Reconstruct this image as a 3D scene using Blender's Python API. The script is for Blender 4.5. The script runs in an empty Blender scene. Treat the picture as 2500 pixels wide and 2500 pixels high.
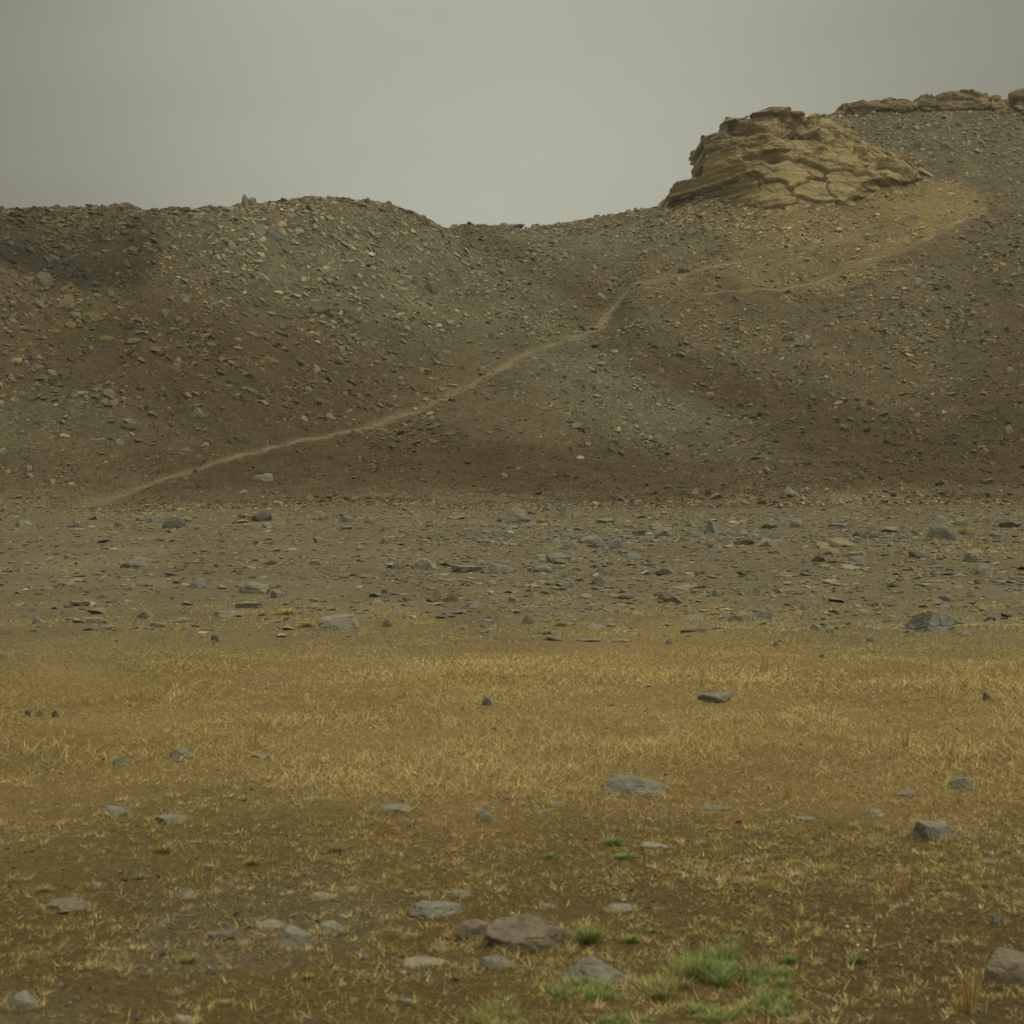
import bpy, bmesh, math, random
import numpy as np
from mathutils import Vector

# ------------------------------------------------------------------ camera, world, sun, exposure
scene = bpy.context.scene
COL = scene.collection
FP = 3847.0            # focal length in pixels of a 2500 px wide frame
EYE = 1.6
HOR = 1100.0           # row of the horizon
cam_data = bpy.data.cameras.new("camera")
cam_data.sensor_width = 36.0
cam_data.lens = 36.0 * FP / 2500.0
cam_data.shift_y = -0.06
cam_data.clip_start = 0.1
cam_data.clip_end = 3000
cam_data.dof.use_dof = True
cam_data.dof.focus_distance = 22.0
cam_data.dof.aperture_fstop = 6.3
cam = bpy.data.objects.new("camera", cam_data)
cam.location = (0, 0, EYE)
cam.rotation_euler = (math.radians(90), 0, 0)
COL.objects.link(cam)
scene.camera = cam

HAZE = 0.0007
SUN_EL, SUN_AZ = 58.0, 105.0      # azimuth from +Y towards +X
world = bpy.data.worlds.new("World")
scene.world = world
world.use_nodes = True
wn, wl = world.node_tree.nodes, world.node_tree.links
wn.clear()
def W(t, **k):
    n = wn.new(t)
    for a, b in k.items(): setattr(n, a, b)
    return n
wout = W('ShaderNodeOutputWorld')
sky = W('ShaderNodeTexSky', sky_type='NISHITA', sun_disc=False,
        sun_elevation=math.radians(SUN_EL), sun_rotation=math.radians(SUN_AZ), dust_density=6.0)
hs = W('ShaderNodeHueSaturation'); hs.inputs['Saturation'].default_value = 0.0
wl.new(sky.outputs[0], hs.inputs['Color'])
bg1 = W('ShaderNodeBackground'); bg1.inputs[1].default_value = 0.05
wt = W('ShaderNodeVectorMath', operation='MULTIPLY'); wt.inputs[1].default_value = (1.0, 1.0, 0.82)
wl.new(hs.outputs[0], wt.inputs[0]); wl.new(wt.outputs[0], bg1.inputs[0])
tc = W('ShaderNodeTexCoord')
nrm = W('ShaderNodeVectorMath', operation='NORMALIZE'); wl.new(tc.outputs['Generated'], nrm.inputs[0])
gdir = Vector(((1230 - 1250) / FP, 1.0, (HOR - 420) / FP)).normalized()
dot = W('ShaderNodeVectorMath', operation='DOT_PRODUCT'); dot.inputs[1].default_value = gdir
wl.new(nrm.outputs[0], dot.inputs[0])
glow = W('ShaderNodeMapRange', interpolation_type='LINEAR')
glow.inputs['From Min'].default_value = math.cos(math.radians(23)); glow.inputs['From Max'].default_value = 1.0
glow.inputs['To Min'].default_value = 0.0; glow.inputs['To Max'].default_value = 1.0
wl.new(dot.outputs['Value'], glow.inputs['Value'])
sep = W('ShaderNodeSeparateXYZ'); wl.new(nrm.outputs[0], sep.inputs[0])
zen = W('ShaderNodeMapRange', interpolation_type='SMOOTHSTEP')
zen.inputs['From Min'].default_value = 0.34; zen.inputs['From Max'].default_value = 0.80
zen.inputs['To Max'].default_value = 0.80
wl.new(sep.outputs[2], zen.inputs['Value'])
cn = W('ShaderNodeTexNoise'); cn.inputs['Scale'].default_value = 3.2; cn.inputs['Detail'].default_value = 5; cn.inputs['Roughness'].default_value = 0.45
mp = W('ShaderNodeMapping'); mp.inputs['Scale'].default_value = (1.0, 1.0, 2.6); mp.inputs['Location'].default_value = (3.1, 0.4, 1.7)
wl.new(nrm.outputs[0], mp.inputs[0]); wl.new(mp.outputs[0], cn.inputs['Vector'])
cnr = W('ShaderNodeMapRange'); cnr.inputs['From Min'].default_value = 0.3; cnr.inputs['From Max'].default_value = 0.7
cnr.inputs['To Min'].default_value = -0.028; cnr.inputs['To Max'].default_value = 0.028
wl.new(cn.outputs[0], cnr.inputs['Value'])
def M2(op, a, b):
    n = W('ShaderNodeMath', operation=op)
    for i, q in enumerate((a, b)):
        if isinstance(q, (int, float)): n.inputs[i].default_value = q
        else: wl.new(q, n.inputs[i])
    return n.outputs[0]
L = M2('ADD', M2('ADD', M2('MULTIPLY', M2('POWER', glow.outputs[0], 2.0), 0.225), 0.075), M2('ADD', zen.outputs[0], cnr.outputs[0]))
tint = W('ShaderNodeVectorMath', operation='SCALE'); tint.inputs[0].default_value = (1.0, 1.005, 0.845)
wl.new(L, tint.inputs['Scale'])
bg2 = W('ShaderNodeBackground'); bg2.inputs[1].default_value = 1.0
wl.new(tint.outputs[0], bg2.inputs[0])
mixw = W('ShaderNodeAddShader')
wl.new(bg1.outputs[0], mixw.inputs[0]); wl.new(bg2.outputs[0], mixw.inputs[1])
wl.new(mixw.outputs[0], wout.inputs[0])

sd = bpy.data.lights.new("sun", 'SUN'); sd.energy = 0.8; sd.angle = math.radians(25); sd.color = (1.0, 0.95, 0.84)
so = bpy.data.objects.new("sun", sd); COL.objects.link(so)
sv = Vector((math.sin(math.radians(SUN_AZ)) * math.cos(math.radians(SUN_EL)),
             math.cos(math.radians(SUN_AZ)) * math.cos(math.radians(SUN_EL)), math.sin(math.radians(SUN_EL))))
so.rotation_euler = sv.to_track_quat('Z', 'Y').to_euler()
vs = scene.view_settings
vs.view_transform = 'Standard'; vs.look = 'None'; vs.gamma = 1.0; vs.exposure = -0.05; vs.use_curve_mapping = False
scene.cycles.max_bounces = 4
scene.cycles.diffuse_bounces = 2
scene.cycles.use_denoising = True

# ------------------------------------------------------------------ numpy helpers
rng = np.random.default_rng(7)
def _h(ix, iy, iz, s):
    n = (ix * 73856093) ^ (iy * 19349663) ^ (iz * 83492791) ^ (s * 2654435761 & 0x7fffffff)
    n = (n ^ (n >> 13)) * 1274126177 & 0x7fffffff
    n = (n ^ (n >> 16)) * 668265263 & 0x7fffffff
    return ((n ^ (n >> 15)) & 0xffffff) / float(0xffffff)
def noise3(x, y, z, s=0):
    x = np.asarray(x, float); y = np.asarray(y, float) + 0 * x; z = np.asarray(z, float) + 0 * x
    ix, iy, iz = np.floor(x).astype(np.int64), np.floor(y).astype(np.int64), np.floor(z).astype(np.int64)
    fx, fy, fz = x - ix, y - iy, z - iz
    fx, fy, fz = [f * f * f * (f * (f * 6 - 15) + 10) for f in (fx, fy, fz)]
    r = 0
    for dx in (0, 1):
        wx = fx if dx else 1 - fx
        for dy in (0, 1):
            wy = fy if dy else 1 - fy
            for dz in (0, 1):
                wz = fz if dz else 1 - fz
                r = r + wx * wy * wz * _h(ix + dx, iy + dy, iz + dz, s)
    return r * 2 - 1
def noise2(x, y, s=0):
    x = np.asarray(x, float); y = np.asarray(y, float) + 0 * x
    ix, iy = np.floor(x).astype(np.int64), np.floor(y).astype(np.int64)
    fx, fy = x - ix, y - iy
    fx, fy = [f * f * f * (f * (f * 6 - 15) + 10) for f in (fx, fy)]
    z = np.zeros_like(ix)
    a = _h(ix, iy, z, s); b = _h(ix + 1, iy, z, s); c = _h(ix, iy + 1, z, s); d = _h(ix + 1, iy + 1, z, s)
    return ((a * (1 - fx) + b * fx) * (1 - fy) + (c * (1 - fx) + d * fx) * fy) * 2 - 1
def fbm2(x, y, s, o=4, g=0.5):
    r, a, t = 0, 1.0, 0
    for i in range(o):
        r = r + a * noise2(x * 2 ** i + 7.3 * i, y * 2 ** i - 3.1 * i, s + i); t += a; a *= g
    return r / t
def fbm3(x, y, z, s, o=4, g=0.5):
    r, a, t = 0, 1.0, 0
    for i in range(o):
        r = r + a * noise3(x * 2 ** i + 7.3 * i, y * 2 ** i - 3.1 * i, z * 2 ** i + i, s + i); t += a; a *= g
    return r / t
def voro3(x, y, z, s):
    ix, iy, iz = np.floor(x).astype(np.int64), np.floor(y).astype(np.int64), np.floor(z).astype(np.int64)
    f1 = np.full(x.shape, 9.0); f2 = f1.copy(); idc = np.zeros(x.shape)
    for dx in (-1, 0, 1):
        for dy in (-1, 0, 1):
            for dz in (-1, 0, 1):
                a, b, c = ix + dx, iy + dy, iz + dz
                px = a + _h(a, b, c, s); py = b + _h(a, b, c, s + 1); pz = c + _h(a, b, c, s + 2)
                d = np.sqrt((px - x) ** 2 + (py - y) ** 2 + (pz - z) ** 2)
                m = d < f1
                f2 = np.where(m, f1, np.minimum(f2, d)); idc = np.where(m, _h(a, b, c, s + 5), idc); f1 = np.where(m, d, f1)
    return f1, f2, idc
def sstep(a, b, x):
    t = np.clip((x - a) / (b - a), 0, 1); return t * t * (3 - 2 * t)

# ------------------------------------------------------------------ terrain: a height field over the plain and the hills
KN = [  # column, (distance, row) at foot, valley line, mid slope, ridge
 (-6000, (40,1240),(43,1190),(52,830),(61,540)), (-1200,(40,1240),(43,1190),(52,830),(60,530)),
 (-300,(39.5,1245),(41.5,1230),(51,845),(61,516)), (0,(39.5,1245),(41,1232),(51,840),(61,510)),
 (150,(39.5,1245),(41.3,1225),(52,835),(61.5,514)), (300,(39.5,1245),(42,1207),(53,830),(62,511)),
 (345,(39.6,1243),(42.5,1200),(53,830),(62,523)), (400,(40,1240),(43,1180),(54,820),(63,509)),
 (560,(41,1225),(45,1130),(55.5,795),(64.5,492)), (800,(42,1210),(48.5,1078),(59,765),(68,487)),
 (960,(43,1200),(51.5,1030),(61.5,740),(70,506)), (1060,(43.5,1195),(54,985),(63,735),(71.5,545)),
 (1110,(44,1190),(55,962),(64,735),(73,561)), (1200,(44.5,1185),(57.5,918),(66,700),(80,556)), (1300,(45,1180),(60,855),(69,660),(84,556)),
 (1480,(46,1165),(64,800),(68,745),(84,537)), (1560,(46,1165),(68,700),(73,640),(84,521)),
 (1650,(47,1150),(68,715),(74,620),(84,508)), (1800,(47,1150),(68,730),(75,610),(84,440)),
 (1900,(47,1150),(68,740),(76,570),(87,335)), (2000,(47,1150),(68,720),(76,560),(88,287)),
 (2060,(47,1150),(69,690),(77,540),(88.5,280)),(2100,(47,1150),(70,660),(78,520),(89,270)), (2240,(47,1150),(70,650),(79,480),(89.5,257)), (2400,(47,1150),(70,640),(80,450),(90,250)),
 (3000,(47,1150),(70,640),(80,450),(90,250)), (9000,(47,1150),(70,640),(80,450),(90,270)),
]
UU = np.arange(-6000, 9001, 10.0)
def _col(i, j):
    a = np.interp(UU, [k[0] for k in KN], [k[1 + i][j] for k in KN])
    ker = np.array([1, 2, 3, 2, 1.]); ker /= ker.sum()
    return np.convolve(np.pad(a, 2, 'edge'), ker, 'valid')
KY = [_col(i, 0) for i in range(4)]; KV = [_col(i, 1) for i in range(4)]
KZ = [EYE + (HOR - v) / FP * y for y, v in zip(KY, KV)]
YK = np.stack([0 * UU, 0 * UU + 30, *KY, KY[3] + 14, KY[3] + 140], 1)
ZK = np.stack([0 * UU, 0 * UU, *KZ, KZ[3] - 3, KZ[3] - 30], 1)
D = np.diff(ZK, axis=1) / np.diff(YK, axis=1)
MK = np.zeros_like(ZK)
MK[:, 1:-1] = np.where(D[:, 1:] * D[:, :-1] > 0, 2 * D[:, 1:] * D[:, :-1] / (D[:, 1:] + D[:, :-1] + 1e-9), 0)
MK[:, -1] = D[:, -1]; MK[:, 5] = 0.06
def terrain(x, y):
    x = np.asarray(x, float); y = np.asarray(y, float)
    u = np.clip(1250 + FP * x / np.maximum(y, 0.5), -5990, 8990)
    fi = (u + 6000) / 10.0; i0 = np.floor(fi).astype(int); f = fi - i0
    def get(A, k): return A[i0, k] * (1 - f) + A[i0 + 1, k] * f
    z = np.zeros_like(y)
    for k in range(7):
        ya, yb = get(YK, k), get(YK, k + 1)
        m = (y >= ya) & (y < yb)
        if not m.any(): continue
        h = yb - ya; t = np.clip((y - ya) / h, 0, 1)
        za, zb, ma, mb = get(ZK, k), get(ZK, k + 1), get(MK, k), get(MK, k + 1)
        v = (2*t**3 - 3*t**2 + 1) * za + (t**3 - 2*t**2 + t) * h * ma + (-2*t**3 + 3*t**2) * zb + (t**3 - t**2) * h * mb
        z = np.where(m, v, z)
    hill = sstep(37, 48, y)
    z = z + hill * (0.28 * noise2(x / 5.0, y / 5.0, 11) + 0.13 * noise2(x / 1.9, y / 1.9, 12) + 0.05 * noise2(x / 0.8, y / 0.8, 13))
    flat = 1 - hill
    near = sstep(4, 14, y)
    z = z + flat * ((0.02 + 0.05 * near) * noise2(x / 4.0, y / 2.6, 14) + 0.022 * noise2(x / 1.1, y / 0.8, 15) + 0.009 * noise2(x / 0.35, y / 0.3, 16))
    return z
def uv_of(x, y, z): return 1250 + FP * x / y, HOR - FP * (z - EYE) / y
# lookup table column x distance -> lowest row reached so far, to find where a line of sight meets the ground
TU = np.arange(-900, 3401, 8.0); TY = np.concatenate([np.geomspace(3.2, 30, 420), np.linspace(30.05, 92, 900)])
_X = (TU[:, None] - 1250) / FP * TY[None, :]; _Y = np.broadcast_to(TY[None, :], _X.shape)
_V = HOR - FP * (terrain(_X, _Y) - EYE) / _Y
VT = np.minimum.accumulate(_V, axis=1)
def hit(u, v):
    i = int(np.clip(round((u + 900) / 8), 0, len(TU) - 1))
    row = VT[i]
    k = int(np.searchsorted(-row, -v))
    if k >= len(TY): k = int(np.argmin(row))
    k = max(k, 1)
    a, b = row[k - 1], row[k]
    y = TY[k - 1] + (TY[k] - TY[k - 1]) * (0 if a == b else np.clip((a - v) / (a - b), 0, 1))
    x = (u - 1250) / FP * y
    return x, float(y), float(terrain(np.array([x]), np.array([y]))[0])

# ------------------------------------------------------------------ object helpers
def link(o, parent=None):
    COL.objects.link(o)
    if parent: o.parent = parent
    return o
def tag(o, label=None, cat=None, group=None, kind=None):
    if label: o['label'] = label
    if cat: o['category'] = cat
    if group: o['group'] = group
    if kind: o['kind'] = kind
    return o
def mesh_np(name, V, F, mat, cols=None, smooth=False, parent=None, loops=None, starts=None):
    """V (n,3); F (m,k) faces of one size, or loops/starts given"""
    me = bpy.data.meshes.new(name)
    V = np.ascontiguousarray(V, dtype=np.float32)
    if loops is None:
        F = np.asarray(F, dtype=np.int32); loops = F.ravel(); starts = np.arange(len(F), dtype=np.int32) * F.shape[1]
    me.vertices.add(len(V)); me.vertices.foreach_set("co", V.ravel())
    me.loops.add(len(loops)); me.loops.foreach_set("vertex_index", np.ascontiguousarray(loops, dtype=np.int32))
    me.polygons.add(len(starts)); me.polygons.foreach_set("loop_start", np.ascontiguousarray(starts, dtype=np.int32))
    me.polygons.foreach_set("use_smooth", np.full(len(starts), smooth, dtype=bool))
    me.update(calc_edges=True)
    if cols is not None:
        a = me.color_attributes.new("tone", 'FLOAT_COLOR', 'POINT')
        c = np.ones((len(V), 4), np.float32); c[:, :3] = cols
        a.data.foreach_set("color", c.ravel())
    me.materials.append(mat)
    return link(bpy.data.objects.new(name, me), parent)

# ------------------------------------------------------------------ materials
def newmat(name, rough=0.93, spec=0.15):
    m = bpy.data.materials.new(name); m.use_nodes = True
    b = m.node_tree.nodes['Principled BSDF']
    b.inputs['Roughness'].default_value = rough; b.inputs['Specular IOR Level'].default_value = spec
    return m, m.node_tree.nodes, m.node_tree.links, b
def node(N, t, **k):
    n = N.new(t)
    for a, b in k.items(): setattr(n, a, b)
    return n
def noise_node(N, Lk, vec, scale, detail=5, rough=0.6):
    n = N.new('ShaderNodeTexNoise'); n.inputs['Scale'].default_value = scale; n.inputs['Detail'].default_value = detail
    n.inputs['Roughness'].default_value = rough
    Lk.new(vec, n.inputs['Vector']); return n.outputs[0]
def maprange(N, Lk, v, a, b, c, d):
    n = N.new('ShaderNodeMapRange')
    for i, q in enumerate((a, b, c, d)): n.inputs[i + 1].default_value = q
    Lk.new(v, n.inputs[0]); return n.outputs[0]
def mulcol(N, Lk, col, f):
    n = N.new('ShaderNodeVectorMath'); n.operation = 'SCALE'
    if isinstance(col, tuple): n.inputs[0].default_value = col
    else: Lk.new(col, n.inputs[0])
    Lk.new(f, n.inputs['Scale']); return n.outputs[0]
def mixc(N, Lk, f, a, b):
    n = N.new('ShaderNodeMix'); n.data_type = 'RGBA'
    Lk.new(f, n.inputs[0])
    for s, q in ((6, a), (7, b)):
        if isinstance(q, tuple): n.inputs[s].default_value = (*q, 1)
        else: Lk.new(q, n.inputs[s])
    return n.outputs[2]
def bump(N, Lk, b, h, strength, dist):
    n = N.new('ShaderNodeBump'); n.inputs['Strength'].default_value = strength; n.inputs['Distance'].default_value = dist
    Lk.new(h, n.inputs['Height']); Lk.new(n.outputs[0], b.inputs['Normal']); return n

def soil_material(name, grain, fleck):
    """earth with gravel; the broad colour of the material is the 'tone' attribute"""
    m, N, Lk, b = newmat(name)
    at = node(N, 'ShaderNodeAttribute', attribute_name='tone'); geo = N.new('ShaderNodeNewGeometry')
    P = geo.outputs['Position']
    n1 = noise_node(N, Lk, P, grain, 6, 0.7); n2 = noise_node(N, Lk, P, grain * 6, 4, 0.7); n0 = noise_node(N, Lk, P, 0.6, 4)
    vo = node(N, 'ShaderNodeTexVoronoi'); vo.inputs['Scale'].default_value = grain * 3.2; Lk.new(P, vo.inputs['Vector'])
    sepc = N.new('ShaderNodeSeparateColor'); Lk.new(vo.outputs['Color'], sepc.inputs[0])
    c = mulcol(N, Lk, at.outputs['Color'], maprange(N, Lk, n1, 0.3, 0.7, 0.62, 1.38))
    c = mulcol(N, Lk, c, maprange(N, Lk, n2, 0.3, 0.7, 0.7, 1.3))
    c = mulcol(N, Lk, c, maprange(N, Lk, n0, 0.3, 0.7, 0.85, 1.15))
    f = maprange(N, Lk, sepc.outputs[0], 0.72, 0.9, 0.0, fleck)
    c = mixc(N, Lk, f, c, mulcol(N, Lk, at.outputs['Color'], maprange(N, Lk, sepc.outputs[1], 0, 1, 1.1, 2.0)))
    Lk.new(c, b.inputs['Base Color'])
    ad = N.new('ShaderNodeMath'); ad.operation = 'ADD'; Lk.new(n1, ad.inputs[0]); Lk.new(vo.outputs['Distance'], ad.inputs[1])
    bump(N, Lk, b, ad.outputs[0], 0.8, 0.4 / grain)
    return m
def stone_material(name, base, alt, lichen=0.25):
    m, N, Lk, b = newmat(name)
    tcn = N.new('ShaderNodeTexCoord'); P = tcn.outputs['Object']
    geo = N.new('ShaderNodeNewGeometry'); G = geo.outputs['Position']
    n1 = noise_node(N, Lk, G, 2.6, 5, 0.6); n2 = noise_node(N, Lk, G, 18, 6, 0.7); n3 = noise_node(N, Lk, G, 7.5, 6, 0.65)
    n4 = noise_node(N, Lk, G, 70, 4, 0.7)
    c = mixc(N, Lk, maprange(N, Lk, n1, 0.35, 0.65, 0, 1), base, alt)
    c = mulcol(N, Lk, c, maprange(N, Lk, n2, 0.3, 0.7, 0.72, 1.28))
    c = mulcol(N, Lk, c, maprange(N, Lk, n4, 0.3, 0.7, 0.8, 1.2))
    c = mixc(N, Lk, maprange(N, Lk, n3, 0.56, 0.66, 0, lichen), c, (0.30, 0.28, 0.19))
    n5 = noise_node(N, Lk, G, 11, 5, 0.7)
    c = mixc(N, Lk, maprange(N, Lk, n5, 0.6, 0.68, 0, 0.5), c, (0.06, 0.055, 0.042))
    Lk.new(c, b.inputs['Base Color'])
    ad = N.new('ShaderNodeMath'); ad.operation = 'ADD'; Lk.new(n2, ad.inputs[0]); Lk.new(n3, ad.inputs[1])
    bump(N, Lk, b, ad.outputs[0], 0.6, 0.035)
    return m
def tone_material(name, var=0.25, rough=0.9, scale=30, bmp=0.0, spec=0.15):
    m, N, Lk, b = newmat(name, rough, spec)
    at = node(N, 'ShaderNodeAttribute', attribute_name='tone'); geo = N.new('ShaderNodeNewGeometry')
    n = noise_node(N, Lk, geo.outputs['Position'], scale, 4, 0.7)
    Lk.new(mulcol(N, Lk, at.outputs['Color'], maprange(N, Lk, n, 0.3, 0.7, 1 - var, 1 + var)), b.inputs['Base Color'])
    if bmp: bump(N, Lk, b, n, bmp, 0.02)
    return m
M_soil = soil_material("soil_flat", 34.0, 0.35)
M_hill = soil_material("soil_hill", 6.0, 0.4)
M_path = soil_material("dust_path", 9.0, 0.2)
M_scree = tone_material("scree_stone", 0.22, 0.9, 14, 0.5)
M_grass = tone_material("grass_blade", 0.12, 0.75, 6)
STONE = {
 'g': stone_material("stone_grey", (0.215, 0.195, 0.140), (0.175, 0.158, 0.116)),
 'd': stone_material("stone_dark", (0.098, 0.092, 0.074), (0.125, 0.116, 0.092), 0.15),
 'p': stone_material("stone_pale", (0.250, 0.222, 0.155), (0.21, 0.186, 0.13)),
 't': stone_material("stone_tan", (0.27, 0.215, 0.12), (0.22, 0.18, 0.11)),
 'b': stone_material("stone_brown", (0.150, 0.116, 0.074), (0.19, 0.152, 0.104)),
 'r': stone_material("stone_rust", (0.13, 0.082, 0.048), (0.165, 0.12, 0.08), 0.1),
 'u': stone_material("stone_slate", (0.190, 0.182, 0.140), (0.15, 0.146, 0.114)),
 'o': stone_material("stone_orange", (0.28, 0.175, 0.085), (0.21, 0.15, 0.09), 0.1),
}
CN = {'g': 'grey', 'd': 'dark', 'p': 'pale', 't': 'tan', 'b': 'brown', 'r': 'rust-brown', 'u': 'slate-grey', 'o': 'orange'}

# ------------------------------------------------------------------ broad colours of the ground (albedo of soil and gravel by place, plus painted shade and vignetting)
C_GREY = np.array([0.158, 0.135, 0.080]); C_BASE = np.array([0.137, 0.106, 0.053]); C_BROWN = np.array([0.086, 0.059, 0.025]); C_DARK = np.array([0.042, 0.036, 0.023])
C_OCHRE = np.array([0.265, 0.188, 0.074]); C_FLAT = np.array([0.150, 0.119, 0.063]); C_STRAW = np.array([0.190, 0.135, 0.048])
C_SOIL = np.array([0.110, 0.072, 0.022]); C_SOILG = np.array([0.108, 0.084, 0.042])
BLOB = [ (800, 640, 420, 170, 10, .85, C_GREY), (1560, 940, 260, 110, 15, .9, C_GREY), (2200, 330, 420, 110, 15, .6, C_GREY), (1450, 590, 330, 60, -8, .6, C_GREY), (250, 1000, 330, 70, -8, .5, C_GREY),
 # u, v, su, sv, angle, weight, colour
 (480, 900, 480, 170, 8, .9, C_BROWN), (120, 580, 330, 90, 5, .75, C_BROWN), (40, 632, 190, 34, 8, .85, C_DARK), (230, 662, 130, 36, 0, .7, C_DARK), (345, 600, 42, 80, 8, .6, C_DARK), (160, 560, 240, 60, 0, .35, C_DARK),  # dark ones: underside shade of the left ledge, painted into the soil
 (900, 1150, 620, 75, -2, .85, C_BROWN), (1500, 1180, 800, 45, 2, .75, C_BROWN), (2300, 1120, 420, 100, 6, 1.0, C_BROWN),
 (1950, 1010, 380, 66, 20, .9, C_BROWN), (1640, 890, 230, 48, 25, .7, C_BROWN), (2500, 1000, 200, 200, 0, .6, C_BROWN), (1040, 1090, 300, 60, 10, .6, C_BROWN),
 (1290, 640, 260, 32, 27, .6, C_BROWN), (1440, 725, 90, 22, 15, .5, C_BROWN), (2450, 900, 130, 300, 0, .45, C_BROWN), (2480, 1250, 300, 30, 0, .5, C_BROWN),
 (2180, 470, 150, 48, 22, 1.0, C_OCHRE), (2330, 492, 95, 34, 12, 1.0, C_OCHRE), (2060, 560, 230, 50, -10, .65, C_OCHRE),
 (1880, 540, 110, 45, 0, .7, C_OCHRE), (2150, 630, 150, 22, -22, .8, C_OCHRE), (2290, 560, 130, 18, -28, .8, C_OCHRE), (1980, 690, 170, 14, -3, .5, C_OCHRE), (1930, 640, 300, 30, -8, .35, C_OCHRE),
]
def ground_colour(x, y, z):
    u, v = uv_of(x, y, z)
    wob = 34 * noise2(x / 3.0, y / 3.0, 31) + 22 * noise2(x / 0.9, y / 0.9, 32) + 14 * noise2(x / 0.3, y / 0.3, 33)
    u = u + wob; v = v + 0.5 * wob
    c = np.broadcast_to(C_BASE, (*x.shape, 3)).copy()
    for (bu, bv, su, sv_, an, w, col) in BLOB:
        ca, sa = math.cos(math.radians(an)), math.sin(math.radians(an))
        du, dv = u - bu, v - bv
        p, q = (du * ca + dv * sa) / su, (-du * sa + dv * ca) / sv_
        k = (w * sstep(1.75, 0.35, np.sqrt(p * p + q * q)))[..., None]
        c = c * (1 - k) + col * k
    # the flat: gravel, then straw, then bare earth towards the camera
    f = sstep(1165, 1310, v + 90 * fbm2(x / 3.0, y / 4.0, 46, 4, .6))[..., None]; c = c * (1 - f) + C_FLAT * f
    f = sstep(1470, 1640, v + 90 * fbm2(x / 1.6, y / 2.2, 45, 4, .6))[..., None]; c = c * (1 - f) + C_STRAW * f
    p = 0.5 + 0.5 * fbm2(x / 1.3, y / 0.9, 41)
    f = np.clip(sstep(1780, 2160, v + 340 * (p - 0.5)), 0, 1)[..., None]; c = c * (1 - f) + C_SOIL * f
    c = c * (1 - 0.20 * sstep(2050, 2400, v))[..., None]  # lens vignetting painted in: ground darkens towards the camera
    f = (.8 * sstep(2000, 2250, v) * sstep(0.42, 0.62, 0.5 + 0.5 * fbm2(x / 0.9, y / 0.9, 43)) * sstep(1700, 900, u) * .9)[..., None]; c = c * (1 - f) + C_SOILG * f
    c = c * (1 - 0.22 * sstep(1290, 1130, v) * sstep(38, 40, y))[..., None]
    mot = 1 + 0.22 * fbm2(x / 1.2, y / 1.2, 44, 5, 0.6)
    return c * mot[..., None]

# ------------------------------------------------------------------ footpaths (lines first: the ground is levelled under them)
PATHS = [
 ("path", [(190,1240,70),(235,1226,64),(285,1210,50),(340,1190,40),(420,1162,32),(520,1130,26),(640,1100,24),(760,1072,24),(850,1052,23),(930,1032,26),(1010,1008,32),(1060,978,36),(1110,956,34),(1160,934,32),(1210,905,34),(1255,878,34),(1300,855,26),(1370,836,24),(1430,815,30),(1470,795,34),(1480,770,34),(1500,745,34),(1525,715,26),(1560,694,26),(1610,682,22),(1660,672,19)], "worn dirt footpath climbing diagonally between the two hills"),
 ("path", [(1717,717,9),(1780,711,10),(1855,705,12),(1930,700,14),(1985,693,16),(2022,677,20),(2060,656,22),(2091,641,22),(2140,628,22),(2189,617,22),(2240,594,22),(2287,567,20),(2345,538,18),(2405,506,16)], "ochre trail rising to the right below the sandstone outcrop"),
 ("path", [(1650,674,15),(1720,655,14),(1806,637,15),(1880,624,15),(1968,606,15),(2040,588,14),(2100,570,13)], "faint narrow upper trail crossing the grey scree"),
]
PP = []
for name, pts, lab in PATHS:
    P = np.array([[*hit(u, v)[:2], w * (0.74 if lab[:4] == 'worn' else 1.0) / FP * hit(u, v)[1]] for u, v, w in pts])
    seg = np.r_[0, np.cumsum(np.hypot(*np.diff(P[:, :2], axis=0).T))]
    n = max(8, int(seg[-1] / 0.22)); s = np.linspace(0, seg[-1], n)
    Q = np.stack([np.interp(s, seg, P[:, i]) for i in range(3)], 1)
    for _ in range(6): Q[1:-1] = (Q[:-2] + 2 * Q[1:-1] + Q[2:]) / 4
    PP.append((name, Q, lab))
ALLP = np.concatenate([Q for _, Q, _ in PP])
def path_mask(x, y, grow=1.0):
    x = np.asarray(x); out = np.zeros(x.shape).ravel(); xf, yf = x.ravel(), np.asarray(y).ravel()
    for i in range(0, len(xf), 60000):
        a, b = xf[i:i + 60000], yf[i:i + 60000]
        sel = (b > 40) & (b < 86) & (np.abs(a) < 30)
        if not sel.any(): continue
        d2 = (a[sel][:, None] - ALLP[None, :, 0]) ** 2 + (b[sel][:, None] - ALLP[None, :, 1]) ** 2
        k = d2.argmin(1); d = np.sqrt(d2[np.arange(len(k)), k]); hw = ALLP[k, 2] * 0.5 * grow
        o = np.zeros(len(a)); o[sel] = sstep(2.0, 0.9, d / hw); out[i:i + 60000] = o
    return out.reshape(x.shape)

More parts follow.
